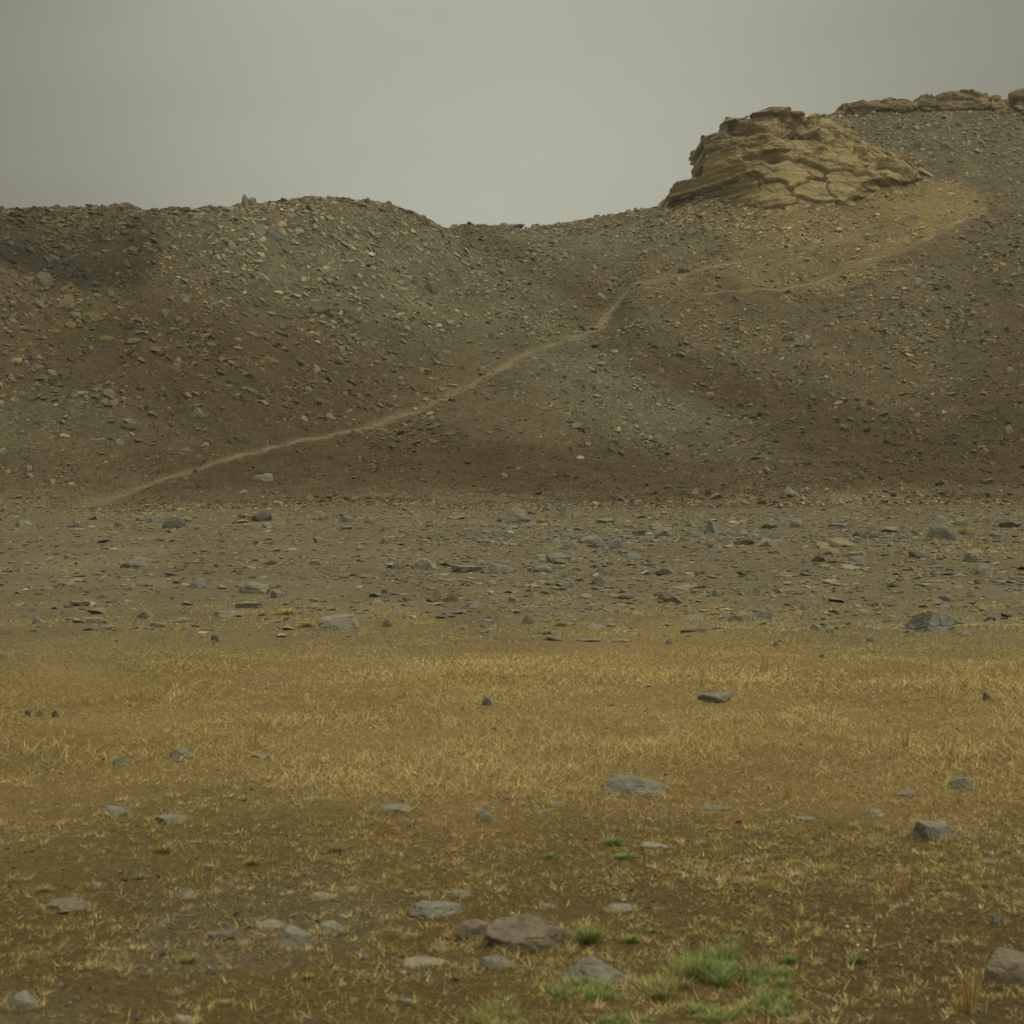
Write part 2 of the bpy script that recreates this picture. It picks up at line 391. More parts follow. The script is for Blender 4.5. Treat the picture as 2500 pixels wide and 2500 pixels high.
# ------------------------------------------------------------------ ground and hillside
def grid_mesh(name, us, ys, mat, micro):
    a = (us - 1250) / FP
    X = a[:, None] * ys[None, :]; Y = np.broadcast_to(ys[None, :], X.shape).copy()
    Z = terrain(X, Y)
    C = ground_colour(X, Y, Z)
    pm = path_mask(X, Y)
    if micro:
        m1 = 0.05 * fbm2(X / 0.45, Y / 0.45, 61, 3, 0.6) + 0.05 * np.abs(noise2(X / 0.3, Y / 0.3, 62))
        fade = sstep(38, 42, Y)
        Z = Z + m1 * (1 - np.clip(pm * 1.3, 0, 1)) * fade - 0.03 * pm * fade
        C = C * (1 - 0.75 * pm[..., None]) + np.array([0.155, 0.124, 0.066]) * 0.75 * pm[..., None]
    n, k = X.shape
    V = np.stack([X, Y, Z], -1).reshape(-1, 3)
    I = np.arange(n * k).reshape(n, k)
    F = np.stack([I[:-1, :-1], I[1:, :-1], I[1:, 1:], I[:-1, 1:]], -1).reshape(-1, 4)
    o = mesh_np(name, V, F, mat, C.reshape(-1, 3), smooth=True)
    return o
us = np.unique(np.concatenate([np.linspace(-5900, -700, 60), np.arange(-700, 3200, 7.0), np.linspace(3200, 8900, 60)]))
ysf = np.concatenate([np.geomspace(1.2, 3.4, 16)[:-1], np.geomspace(3.4, 38, 460)])
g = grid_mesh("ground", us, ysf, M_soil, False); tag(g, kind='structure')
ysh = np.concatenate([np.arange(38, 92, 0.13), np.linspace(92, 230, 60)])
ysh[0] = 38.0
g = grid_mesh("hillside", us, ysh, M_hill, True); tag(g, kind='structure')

for name, Q, lab in PP:
    T = np.gradient(Q[:, :2], axis=0); T /= np.linalg.norm(T, axis=1)[:, None]
    Nn = np.stack([-T[:, 1], T[:, 0]], 1)
    hw = Q[:, 2] * 0.5
    e1 = 0.88 + 0.5 * noise2(np.arange(len(Q)) * 0.45, 3.3 + 0 * hw, 71); e2 = 0.88 + 0.5 * noise2(np.arange(len(Q)) * 0.45, 9.3 + 0 * hw, 72)
    rows = []
    for j, t in enumerate(np.linspace(-1, 1, 7)):
        w = hw * (e1 if t < 0 else e2)
        xy = Q[:, :2] + Nn * (t * w)[:, None]
        z = terrain(xy[:, 0], xy[:, 1]) + (-0.008 if abs(t) < 0.99 else -0.06) + 0.012 * noise2(xy[:, 0] * 3, xy[:, 1] * 3, 73)
        rows.append(np.stack([xy[:, 0], xy[:, 1], z], 1))
    V = np.stack(rows, 1); n, k = V.shape[:2]; I = np.arange(n * k).reshape(n, k)
    F = np.stack([I[:-1, :-1], I[1:, :-1], I[1:, 1:], I[:-1, 1:]], -1).reshape(-1, 4)
    c = np.array([0.168, 0.134, 0.070]) if 'ochre' not in lab else np.array([0.225, 0.162, 0.070])
    if 'faint' in lab: c = np.array([0.19, 0.150, 0.078])
    cc = c * (1 + 0.15 * noise2(V[..., 0] * 1.3, V[..., 1] * 1.3, 74))[..., None]
    o = mesh_np(name, V.reshape(-1, 3), F, M_path, cc.reshape(-1, 3), smooth=True)
    tag(o, kind='structure')

# ------------------------------------------------------------------ stones
_ico = {}
def ico(s):
    if s not in _ico:
        bm = bmesh.new(); bmesh.ops.create_icosphere(bm, subdivisions=s, radius=1.0)
        _ico[s] = (np.array([v.co[:] for v in bm.verts]), np.array([[v.index for v in f.verts] for f in bm.faces])); bm.free()
    return _ico[s]
def rock_shape(seed, sub, kind):
    r = np.random.default_rng(seed)
    V, F = ico(sub); V = V.copy()
    ncut = {'r': 11, 'a': 16, 's': 13, 'p': 13, 'w': 13}[kind]
    lo, hi = {'r': (0.66, 0.9), 'a': (0.45, 0.8), 's': (0.55, 0.85), 'p': (0.55, 0.85), 'w': (0.5, 0.8)}[kind]
    N = r.normal(size=(ncut, 3)); N /= np.linalg.norm(N, axis=1)[:, None]
    d = r.uniform(lo, hi, ncut)
    if kind == 'p':
        for i in range(6):
            a = i * 1.05 + r.uniform(-.3, .3); e = r.uniform(0.5, 0.8)
            N[i] = (math.cos(a) * math.cos(e), math.sin(a) * math.cos(e), math.sin(e)); d[i] = r.uniform(0.6, 0.74)
    if kind == 's':
        t = r.uniform(-.12, .12, 2); N[0] = (t[0], t[1], 1); N[0] /= np.linalg.norm(N[0]); d[0] = 0.42
    if kind == 'w':
        N[0] = (0.25, -0.1, 0.95); d[0] = 0.45; N[1] = (0.65, -0.6, 0.35); N[1] /= np.linalg.norm(N[1]); d[1] = .5
    V *= (1 + 0.12 * noise3(V[:, 0] * 1.3 + seed, V[:, 1] * 1.3, V[:, 2] * 1.3, seed % 97))[:, None]
    for n_, d_ in zip(N, d):
        k = V @ n_ - d_
        V -= np.clip(k, 0, None)[:, None] * n_ * 0.96
    if sub >= 3:
        f = fbm3(V[:, 0] * 2.4 + seed, V[:, 1] * 2.4, V[:, 2] * 2.4, seed % 89, 5, 0.55)
        cr = 1 - np.clip(np.abs(noise3(V[:, 0] * 1.6 + seed, V[:, 1] * 1.6, V[:, 2] * 3.5, 5 + seed % 31)) * 9, 0, 1)
        V *= (1 + 0.11 * f - 0.05 * cr)[:, None]
    V -= (V.max(0) + V.min(0)) / 2
    V /= (V.max(0) - V.min(0)) / 2
    return V, F

LM = []   # landmarks: (u, v, phrase)
STONES = [
 # u, v(base), w, h, colour, shape, label or None, landmark phrase or None
 (1257,1275,88,46,'g','p',"large grey pyramid-shaped boulder behind the gravel flat, with a yellow tuft at its right foot","the grey pyramid boulder at centre"),
 (2301,1319,100,64,'g','p',"tallest grey boulder on the gravel flat, with golden grass around its foot","the tallest boulder by golden grass"),
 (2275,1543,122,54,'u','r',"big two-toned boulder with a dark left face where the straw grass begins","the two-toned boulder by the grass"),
 (820,1538,124,38,'p','r',"broad flat-topped oval pale boulder at the upper edge of the dry grass","the broad oval pale boulder"),
 (1550,1940,174,46,'g','r',"wide low grey lobed boulder lying in the middle of the straw grass","the wide grey boulder in the grass"),
 (1060,2240,142,44,'u','w',"dark flat-topped wedge rock on the bare foreground soil","the dark wedge rock in front"),
 (1290,2322,214,86,'b','r',"largest brown rock in the foreground beside a green tuft","the large brown foreground rock"),
 (1150,2292,96,48,'b','r',"rounded brown rock leaning on the left end of the large brown one",None),
 (1455,2402,200,74,'g','p',"grey peaked foreground rock half wrapped in green grass","the peaked grey foreground rock"),
 (2490,2408,160,88,'b','r',"large dark brown rounded rock cut by the right edge of the picture","the brown rock at the right edge"),
 (2288,2050,130,52,'g','w',"grey humped boulder with a dark sloping right end in olive grass","the humped boulder in olive grass"),
 (715,2320,88,54,'g','w',"grey wedge-shaped rock rising to the right on gravelly soil","the grey wedge rock on gravel soil"),
 (805,2283,74,34,'p','r',"pale rounded rock just behind the grey wedge rock",None),
 (42,2466,94,48,'g','r',"lichen-stained grey rock in the lower left corner","the rock in the lower left corner"),
 (1756,1302,70,33,'u','a',"dark slate-grey angular boulder with a flat sloping top on the gravel flat","the dark slate angular boulder"),
 (423,1289,58,28,'d','r',"darkest rounded boulder on the left gravel, pale slabs beside it","the darkest rounded boulder at left"),
 (637,1273,52,27,'d','r',"dark grey boulder with thin tan slabs lying against its left side","the dark boulder with tan slabs"),
 (617,1449,78,30,'g','r',"grey boulder mound with dry grass along its foot, left gravel","the grey boulder mound at left"),
 (326,1386,74,26,'g','r',"smooth low mound of pale grey rock alone on the left gravel","the smooth low rock mound"),
 (1217,1402,62,28,'g','w',"tilted grey slab ending in a sharp dark point on the gravel","the tilted pointed slab"),
 (2060,1336,72,24,'t','r',"broad tan boulder on top of the cluster of slabs","the broad tan boulder cluster"),
 (1640,1471,70,30,'b','a',"brownish angular boulder near the front of the gravel band","the brownish boulder on gravel"),
 (1832,1453,46,24,'p','a',"pale blocky stone with a clean flat face on open gravel","the pale blocky stone"),
 (1932,1213,46,25,'p','p',"pale tan boulder alone on the brown slope foot","the lone pale boulder on the slope foot"),
 (2405,1401,68,26,'g','r',"rounded grey boulder near the right edge of the gravel","the rounded boulder at far right"),
 (2354,1930,66,34,'g','r',"grey stone tilted down to the right in deep straw grass","the tilted stone in deep grass"),
 (1184,2006,50,28,'u','r',"dark bluish rounded stone alone at the lower edge of the straw grass","the dark bluish stone"),
 (435,1851,58,24,'u','r',"grey stone among short straw left of the meadow","the grey stone in left straw"),
 (787,769,52,38,'b','a',"largest tan-grey boulder on the left hill face","the largest boulder on the left hill"),
 (808,778,26,20,'d','a',"dark block leaning on the right side of the left hill's largest boulder",None),
 (100,695,52,31,'b','r',"rounded grey-brown boulder under the dark hollow on the left hill","the rounded boulder under the dark hollow"),
 (160,752,42,34,'t','a',"tan upright boulder above a moss cushion on the left hill","the tan boulder by the moss"),
 (480,1022,32,27,'u','r',"pale bluish-grey rounded boulder alone low on the left hill","the bluish boulder low on the left hill"),
 (1113,701,22,38,'u','a',"upright standing grey stone right of centre on the left hill","the upright standing stone"),
 (1468,736,38,20,'p','a',"pale blocky boulder just left of the footpath bend","the pale block by the path bend"),
 (640,1176,54,21,'g','r',"long grey boulder below the footpath on the brown slope","the long boulder below the path"),
 (1585,799,28,16,'d','a',"dark stone right of the footpath bend","the dark stone right of the path bend"),
 (1098,796,32,14,'t','s',"bright tan slab standing out on the left hill scree","the bright tan slab"),
 (2343,1968-760,18,9,'p','r',"small whitish stone high on the brown right slope",None),
 (598,494,20,34,'g','a',"taller of the two blocks stacked on the left skyline","the stacked blocks on the skyline"),
 (615,486,24,24,'g','a',"smaller overhanging block of the pair stacked on the left skyline",None),
 # gravel band
 (55,1285,42,14,'g','r'),(187,1288,33,17,'g','r'),(289,1286,28,15,'g','r'),(347,1273,35,15,'g','a'),(378,1277,42,20,'g','r'),(417,1301,28,9,'p','s'),
 (451,1274,28,11,'t','s'),(480,1293,22,13,'g','r'),(596,1265,35,11,'t','s'),(585,1277,42,9,'t','s'),(650,1289,30,14,'p','r'),(706,1274,15,10,'t','a'),
 (782,1270,42,23,'g','p'),(845,1275,38,18,'u','r'),(782,1326,42,15,'g','w'),(60,1380,26,9,'p','s'),(168,1365,33,12,'g','w'),(249,1421,35,18,'g','a'),
 (477,1437,50,24,'u','r'),(678,1461,40,22,'g','w'),(249,1461,33,13,'g','r'),(661,1378,62,20,'b','r'),(771,1379,38,14,'p','r'),(605,1389,38,8,'t','s'),
 (221,1523,62,17,'p','s'),(261,1538,38,11,'u','s'),(354,1509,48,18,'g','r'),(438,1521,50,14,'g','r'),(556,1506,86,14,'g','s'),(605,1484,66,15,'g','s'),
 (189,1480,50,13,'b','s'),(93,1523,34,18,'g','r'),(524,1566,23,17,'d','r'),(454,1538,28,13,'g','r'),(384,1531,42,11,'g','s'),
 (65,1749,18,17,'d','a'),(93,1748,20,14,'d','r'),(133,1751,20,18,'d','a'),(594,1207,26,12,'g','r'),
 (1377,1266,50,31,'g','p'),(1110,1268,50,9,'g','s'),(903,1279,32,16,'g','r'),(945,1327,26,18,'g','r'),(1391,1339,44,20,'g','r'),(1176,1326,38,10,'g','s'),
 (1444,1328,62,22,'g','r'),(1458,1337,40,14,'d','r'),(1506,1339,38,20,'u','a'),(1035,1389,68,27,'p','r'),(971,1389,34,22,'g','r'),(1140,1397,78,18,'g','s'),
 (1325,1398,46,20,'g','r'),(1363,1373,60,24,'g','a'),(1545,1368,56,18,'u','r'),(1468,1399,26,12,'d','a'),(1294,1395,14,9,'r','r'),(1462,1427,38,23,'g','r'),
 (895,1426,28,20,'b','a'),(940,1449,18,12,'d','a'),(914,1458,36,12,'u','s'),(1068,1463,22,30,'t','a'),(1098,1469,38,20,'r','r'),(1154,1482,32,17,'g','r'),
 (1255,1471,28,16,'g','w'),(993,1468,20,13,'d','w'),(1631,1403,50,17,'b','w'),(1195,1531,46,20,'g','w'),(945,1531,26,18,'d','r'),(1290,1523,30,22,'g','a'),
 (1077,1561,34,20,'p','p'),(1440,1566,75,8,'g','s'),(1519,1568,45,7,'t','s'),(1635,1573,20,15,'g','r'),(1189,1723,26,20,'d','r'),(1530,1463,42,13,'u','s'),
 (1687,1286,32,19,'g','r'),(1822,1311,46,20,'g','a'),(1817,1330,50,15,'r','s'),(1875,1336,64,22,'g','w'),(1749,1350,48,23,'g','p'),(1947,1288,34,22,'g','r'),
 (2095,1311,24,16,'d','w'),(2125,1314,50,18,'g','r'),(2010,1338,40,16,'t','r'),(2030,1354,58,21,'t','w'),(2092,1359,62,14,'t','s'),(2096,1373,54,16,'u','r'),
 (2354,1283,38,21,'g','r'),(1800,1239,22,12,'g','r'),(2376,1373,50,22,'g','a'),(2389,1426,20,12,'r','a'),(2442,1429,36,14,'u','r'),(1876,1436,34,17,'u','r'),
 (1749,1457,26,17,'g','r'),(2230,1556,40,18,'p','p'),(2352,1554,42,15,'p','r'),(1962,1489,24,17,'g','r'),(1862,1512,50,21,'u','a'),(1806,1517,52,18,'g','s'),
 (1995,1539,32,17,'g','w'),(2027,1546,26,14,'g','r'),(2312,1468,46,18,'u','r'),(2370,1459,30,20,'g','r'),(2147,1491,30,13,'g','r'),(1894,1578,16,11,'d','a'),
 (1905,1568,16,10,'p','r'),(2006,1607,16,10,'d','a'),(1751,1716,86,25,'g','s'),(2412,1711,24,22,'d','a'),(2127,1567,22,12,'u','r'),(2246,1361,52,16,'g','s'),
 (1676,1501,22,14,'g','r'),(2471,1288,60,16,'g','s'),(2430,1310,40,12,'u','r'),(2180,1300,60,14,'g','s'),(2050,1290,50,13,'g','s'),(1880,1290,40,12,'g','s'),
 (1600,1290,58,16,'g','a'),(1625,1308,50,20,'g','a'),(1480,1278,50,12,'g','s'),(1300,1284,34,12,'g','r'),(1700,1312,36,14,'g','r'),(1560,1306,34,12,'g','s'),
 # foreground
 (293,1871,46,20,'u','r'),(634,1851,48,10,'u','s'),(275,1989,82,21,'u','w'),(412,2011,86,23,'g','w'),(447,2194,66,19,'g','r'),(154,2229,122,30,'b','s'),
 (231,2171,34,18,'u','r'),(44,2151,40,16,'u','r'),(540,2299,78,28,'b','s'),(585,2313,34,18,'p','r'),(790,2196,58,15,'g','s'),(655,2268,80,14,'g','s'),
 (632,2291,34,14,'g','r'),(449,2502,62,28,'p','r'),(213,2366,35,12,'g','s'),(768,1956,28,9,'g','s'),(425,2431,30,18,'g','a'),(510,2121,36,11,'g','s'),
 (964,1984,74,17,'g','s'),(1358,1969,50,10,'g','s'),(1600,2073,76,16,'p','s'),(1600,2031,30,12,'g','r'),(1037,2196,36,20,'g','r'),(1118,2189,62,12,'g','s'),
 (1288,2326,34,30,'p','r'),(1208,2365,84,35,'g','r'),(1035,2363,102,16,'p','s'),(1519,2229,76,17,'g','s'),(1334,2221,34,16,'g','r'),(967,2281,22,13,'p','r'),
 (1000,2291,40,14,'g','s'),(1075,2326,46,13,'g','s'),(890,2346,22,19,'g','r'),(990,2451,50,14,'g','s'),(2218,1946,44,19,'g','r'),(2143,1989,54,15,'g','r'),
 (1971,2006,54,12,'g','s'),(1745,1979,62,15,'g','r'),(2438,2259,38,23,'d','a'),(2323,2306,50,10,'g','s'),(1932,2502,60,18,'g','r'),(2415,2109,40,10,'g','s'),
 # left hill and saddle
 (184,785,31,22,'b','a'),(452,741,22,16,'g','a'),(815,587,22,18,'o','a'),(631,571,46,27,'u','a'),(664,588,36,22,'u','a'),(205,557,24,20,'b','a'),(268,512,26,15,'b','a'),
 (307,513,60,19,'b','a'),(435,498,18,9,'g','s'),(477,536,28,17,'g','a'),(291,1086,26,15,'g','r'),(198,967,30,12,'p','s'),(123,916,30,13,'p','s'),(56,885,30,12,'b','s'),
 (750,692,20,13,'o','a'),(285,673,13,9,'p','r'),(1110,557,26,14,'g','r'),(1228,550,28,14,'g','r'),(1256,552,56,17,'g','s'),(1303,553,20,11,'g','r'),
 (1540,524,28,14,'g','a'),(1049,715,36,27,'b','r'),(1028,708,16,12,'g','r'),(986,699,17,14,'b','r'),(984,825,30,9,'u','s'),(1326,739,26,18,'g','a'),
 (1447,804,32,8,'p','s'),(1175,909,25,17,'g','r'),(1077,956,30,9,'t','s'),(1203,827,28,12,'g','s'),(1305,802,14,8,'p','r'),(1104,945,26,8,'t','s'),
 (752,960,20,16,'g','r'),(585,745,22,16,'b','r'),(160,512,20,9,'b','a'),(66,507,20,10,'b','a'),(5,503,14,12,'d','a'),(190,513,22,9,'b','a'),
 (760,482,22,10,'g','a'),(808,480,22,10,'g','a'),(950,500,14,11,'g','a'),(1000,520,14,8,'g','a'),(860,485,16,8,'g','a'),(345,820,30,12,'g','s'),(405,770,26,15,'g','s'),
 # right hill
 (1985,617,30,19,'g','a'),(1727,566,32,18,'g','a'),(1685,572,20,17,'g','a'),(2346,770,26,18,'b','p'),(2344,934,22,12,'p','w'),(1932,833,40,12,'g','s'),
 (2015,713,22,12,'g','r'),(2312,362,28,20,'b','a'),(2110,395-50,18,9,'g','r'),(1708,802,16,9,'p','r'),(1585,812,26,14,'g','a'),(1800,838,22,12,'g','s'),
 (2238,555-20,24,12,'g','s'),(2058,492,14,10,'p','r'),(2245,690,26,12,'g','a'),(2300,745,24,10,'g','s'),(2460,712,24,12,'d','a'),(1955,848,28,10,'u','s'),
 (1992,765,10,9,'o','r'),(1590,545-28,16,10,'o','r'),(2250,340,18,12,'o','r'),(2240,360,20,10,'b','s'),(1672,665,34,12,'g','s'),(1655,640,22,14,'g','r'),
]
def add_stone(u, v, w, h, c, kind, seed, name='stone'):
    x, y, z = hit(u, v)
    mw = w / FP * y
    s = max(0.0, (v - HOR) / FP)
    dep = mw * (0.7 if kind != 's' else 0.85)
    hh = max(0.6 * h, h - s * 0.4 * dep * FP / y) / FP * y
    slope = 0.0
    yc = y + dep * 0.38
    zc = float(terrain(np.array([x]), np.array([yc]))[0])
    zb = min(z, zc)
    top = (z * 0.75 + zc * 0.25) + hh if v < 1250 else z + hh
    bur = hh * (0.9 if kind != 's' else 0.4) + 0.02
    sub = 5 if w > 110 else (4 if w > 34 else 3)
    V, F = rock_shape(seed, sub, kind)
    V = V * np.array([mw / 2, dep / 2, (top - zb + bur) / 2])
    V[:, 2] += (top + zb - bur) / 2 - z
    ya = np.random.default_rng(seed).uniform(-.18, .18); ca, sa = math.cos(ya), math.sin(ya)
    V[:, :2] = V[:, :2] @ np.array([[ca, sa], [-sa, ca]])
    V[:, 1] += dep * 0.38
    o = mesh_np(name, V, F, STONE[c], smooth=False)
    o.location = (x, y, z)
    return o
SHN = {'r': 'rounded', 'a': 'angular', 's': 'flat', 'p': 'peaked', 'w': 'wedge-shaped'}
pending = []
for i, s in enumerate(STONES):
    u, v, w, h, c, kd = s[:6]
    lab = s[6] if len(s) > 6 else None
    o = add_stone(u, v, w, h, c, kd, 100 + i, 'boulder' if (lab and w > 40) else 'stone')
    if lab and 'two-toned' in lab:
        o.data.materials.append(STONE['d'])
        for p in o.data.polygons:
            if p.normal.x < -0.28 and p.normal.z < 0.75: p.material_index = 1  # left-facing sides get the dark stone, picked by facing alone
    if lab:
        tag(o, lab, 'boulder' if w > 40 else 'stone')
        if s[7]: LM.append((u, v, s[7]))
    else: pending.append((o, u, v, w, c, kd))
LM += [(1480, 775, "the steep bend of the footpath"), (285, 1210, "the lower end of the footpath"), (900, 1040, "the middle of the footpath"),
       (1700, 480, "the foot of the sandstone outcrop"), (2180, 250, "the ledge on the right skyline"), (1700, 2360, "the green grass in front"), (2400, 500, "the top of the ochre trail"),
       (1110, 560, "the dip of the skyline"), (345, 590, "the dark hollow on the left hill"), (2090, 645, "the middle of the ochre trail"), (2200, 850, "the open scree of the right hill")]

# ------------------------------------------------------------------ scattered medium stones on the hills: the largest are objects, the rest is scree
def near_samples(n, y0, y1, r):
    """uniform over the near ground: the view's width plus 2.6 m on either side"""
    m = int(n * 1.6); yy = r.uniform(y0, y1, m); hw = .335 * yy + 2.6
    yy = yy[r.random(m) < hw / (.335 * y1 + 2.6)][:n]; xx = r.uniform(-1, 1, len(yy)) * (.335 * yy + 2.6)
    return xx, yy, 1250 + FP * xx / yy
def hill_samples(n, r):
    """uniform over the hill's area"""
    y = np.sqrt(r.uniform(38.0 ** 2, 91.0 ** 2, n)); u = r.uniform(-500, 3000, n)
    x = (u - 1250) / FP * y
    return x, y
r = np.random.default_rng(55)
cnt = 0
while cnt < 62:
    u, v = r.uniform(0, 2500), r.uniform(520, 1180)
    x, y, z = hit(u, v)
    vv = uv_of(x, y, z)[1]
    if abs(vv - v) > 12: continue
    if 1600 < u < 2300 and 250 < v < 540: continue
    if path_mask(np.array([x]), np.array([y]))[0] > 0: continue
    left = u < 1250
    if v > 1000 and r.random() < 0.7: continue
    if not left and r.random() < 0.45: continue
    w = r.uniform(13, 24); kd = r.choice(['a', 'a', 's', 'w', 'r']); c = r.choice(list('ggggbbpu'))
    o = add_stone(u, v, w, w * (0.3 if kd == 's' else r.uniform(.45, .65)), c, kd, 900 + cnt)
    pending.append((o, u, v, w, c, kd)); cnt += 1
# labels of the unnamed stones: look, then where they lie from the nearest landmark
def rel(u, v, lu, lv):
    du, dv = u - lu, v - lv
    if abs(du) > abs(dv) * 1.3: return 'left of' if du < 0 else 'right of'
    up = 'above' if lv < 1230 else 'behind'
    dn = 'below' if lv < 1230 else 'in front of'
    return up if dv < 0 else dn
labs = {}
for o, u, v, w, c, kd in pending:
    q = sorted(LM, key=lambda l: math.hypot(l[0] - u, (l[1] - v) * 1.6))[0]
    noun = 'slab' if kd == 's' else 'stone'
    size = 'long ' if (kd == 's' and w > 60) else ('sizeable ' if w > 44 else ('small ' if w < 26 else ''))
    txt = f"{size}{CN[c]} {SHN[kd]} {noun}"
    labs.setdefault((txt, rel(u, v, q[0], q[1]), q[2]), []).append((math.hypot(q[0] - u, q[1] - v), o, v))
ORD = ['nearest', 'second', 'third', 'fourth', 'fifth', 'sixth', 'seventh', 'eighth', 'ninth', 'tenth', 'eleventh', 'twelfth']
for (txt, rl, ph), L_ in labs.items():
    L_.sort(key=lambda t: t[0])
    for i, (d, o, v) in enumerate(L_):
        lab = f"{txt} {rl} {ph}" if len(L_) == 1 else f"{ORD[min(i, 11)]} {txt} {rl} {ph}"
        tag(o, lab, 'stone', 'stones on the hills' if v < 1245 else 'stones on the gravel and grass')

CONTACT_FOOT = [(1630,508),(1700,524),(1800,542),(1900,552),(1990,545),(2060,512),(2150,482),(2250,452)]
# scree and gravel: countless small stones in one object
def hull_variants(n, seed, npts=(9, 14)):
    out = []; r = np.random.default_rng(seed)
    for i in range(n):
        k = r.integers(*npts)
        p = r.normal(size=(k, 3)); p /= np.linalg.norm(p, axis=1)[:, None]; p *= r.uniform(.75, 1, (k, 1))
        bm = bmesh.new()
        for q in p: bm.verts.new(q)
        res = bmesh.ops.convex_hull(bm, input=bm.verts)
        junk = [e for e in res['geom_interior'] + res['geom_unused'] if isinstance(e, bmesh.types.BMVert)]
        if junk: bmesh.ops.delete(bm, geom=list(set(junk)), context='VERTS')
        bmesh.ops.triangulate(bm, faces=bm.faces); bm.verts.index_update()
        out.append((np.array([v.co[:] for v in bm.verts]), np.array([[v.index for v in f.verts] for f in bm.faces]))); bm.free()
    return out
HV = hull_variants(28, 5)
def scatter(x, y, size, flat, cols, r, sink=0.25, zoff=None, tilt=.22):
    """returns V, F, C of stones lying on the ground"""
    z = terrain(x, y); e = 0.15
    gx = (terrain(x + e, y) - terrain(x - e, y)) / (2 * e); gy = (terrain(x, y + e) - terrain(x, y - e)) / (2 * e)
    n = len(x); var = r.integers(0, len(HV), n); Vs, Fs, Cs = [], [], []; base = 0
    ang = r.normal(0, 0.55, n) + np.pi * r.integers(0, 2, n); tx, ty = r.normal(0, tilt, n), r.normal(0, tilt, n)
    asp = r.uniform(0.45, 0.9, n)
    for k, (bv, bf) in enumerate(HV):
        s = np.where(var == k)[0]
        if not len(s): continue
        P = bv[None] * np.stack([size[s], size[s] * asp[s], size[s] * flat[s]], 1)[:, None, :] * 0.5
        a = ang[s][:, None]; X = P[..., 0] * np.cos(a) - P[..., 1] * np.sin(a); Y = P[..., 0] * np.sin(a) + P[..., 1] * np.cos(a)
        Z = P[..., 2] + X * (gx[s] * .8 + tx[s])[:, None] + Y * (gy[s] * 0.8 + ty[s])[:, None]
        Z = Z + (z[s] + size[s] * flat[s] * (0.5 - sink))[:, None] + (0 if zoff is None else zoff[s][:, None])
        V = np.stack([X + x[s][:, None], Y + y[s][:, None], Z], -1)
        Vs.append(V.reshape(-1, 3)); m = len(bv)
        Fs.append((bf[None] + (np.arange(len(s)) * m)[:, None, None] + base).reshape(-1, 3)); base += len(s) * m
        Cs.append(np.repeat(cols[s], m, axis=0))
    return np.concatenate(Vs), np.concatenate(Fs), np.concatenate(Cs)
def near_path(x, y): return path_mask(x, y, 1.5) > 0.25 + 0.75 * (np.random.default_rng(3).random(len(x)) < .14) * 1.0
r = np.random.default_rng(77)
# hill scree
x, y = hill_samples(400000, r)
z = terrain(x, y); u, v = uv_of(x, y, z)
size = np.exp(r.normal(np.log(0.104), 0.60, len(x)))
# coarser on the left hill and by the crests, finer on the right fan
coarse = 0.88 + 0.24 * sstep(1250, 900, u) * sstep(1150, 800, v) + 0.10 * sstep(700, 500, v)
coarse *= 1 + 0.35 * fbm2(x / 4, y / 4, 81)
coarse = coarse * (0.66 + 0.34 * sstep(1240, 1000, v))
size = np.clip(size * coarse * (1 - .35 * np.exp(-(((u - 2180) / 220) ** 2 + ((v - 500) / 75) ** 2))), 0.045, 0.48)
dens = 0.62 + 0.5 * fbm2(x / 2.2, y / 2.2, 82) + 0.45 * fbm2(x / 0.9, y / 5.0, 83, 3) + 0.25 * sstep(750, 550, v)
brown = sstep(1300, 600, np.hypot((u - 480), (v - 900) * 2.4)) * 0.18 + 0.25 * sstep(1000, 1180, v)
ochre = np.exp(-(((u - 2180) / 200) ** 2 + ((v - 480) / 62) ** 2)) * 0.85
keep = (r.random(len(x)) < dens - brown - ochre) & ~near_path(x, y)
x, y, z, u, v, size = [a[keep] for a in (x, y, z, u, v, size)]
gc = ground_colour(x, y, z)
grey = np.array([0.215, 0.190, 0.130])
bright = np.exp(r.normal(0.02, 0.30, len(x)))[:, None]
cols = (0.72 * gc / 0.78 + 0.28 * grey * np.clip(gc.mean(1) / 0.10, 0.2, 1.2)[:, None]) * bright * 1.12
sp = r.random(len(x))
cols[sp < 0.05] *= np.array([1.15, 1.1, 0.95]) * 1.1
cols[(sp > 0.07) & (sp < 0.12)] *= np.array([1.15, 0.97, 0.8])
cols[(sp > 0.12) & (sp < 0.26)] *= np.array([0.82, 0.9, 0.92])
flat = np.where(r.random(len(x)) < 0.6, r.uniform(.2, .4, len(x)), r.uniform(.4, .7, len(x)))
parts = [scatter(x, y, size, flat, np.clip(cols, .015, .5), r, 0.2)]
r2 = np.random.default_rng(79); HV_keep = HV
HV = hull_variants(16, 6, (6, 8))
x, y = hill_samples(420000, r2); z = terrain(x, y); u, v = uv_of(x, y, z)
keep = (r2.random(len(x)) < 0.75 + 0.5 * fbm2(x / 1.3, y / 1.3, 86) - .62 * np.exp(-(((u - 2180) / 220) ** 2 + ((v - 480) / 60) ** 2))) & ~near_path(x, y)
x, y, z, u, v = [a[keep] for a in (x, y, z, u, v)]
size = np.clip(np.exp(r2.normal(np.log(0.075), 0.32, len(x))), .03, .15)
gc = ground_colour(x, y, z)
cols = (0.70 * gc / 0.78 + 0.30 * grey * np.clip(gc.mean(1) / 0.10, 0.2, 1.2)[:, None]) * np.exp(r2.normal(0.06, 0.42, len(x)))[:, None]
parts.append(scatter(x, y, size, r2.uniform(.25, .6, len(x)), np.clip(cols, .012, .5), r2, 0.15))
HV = HV_keep
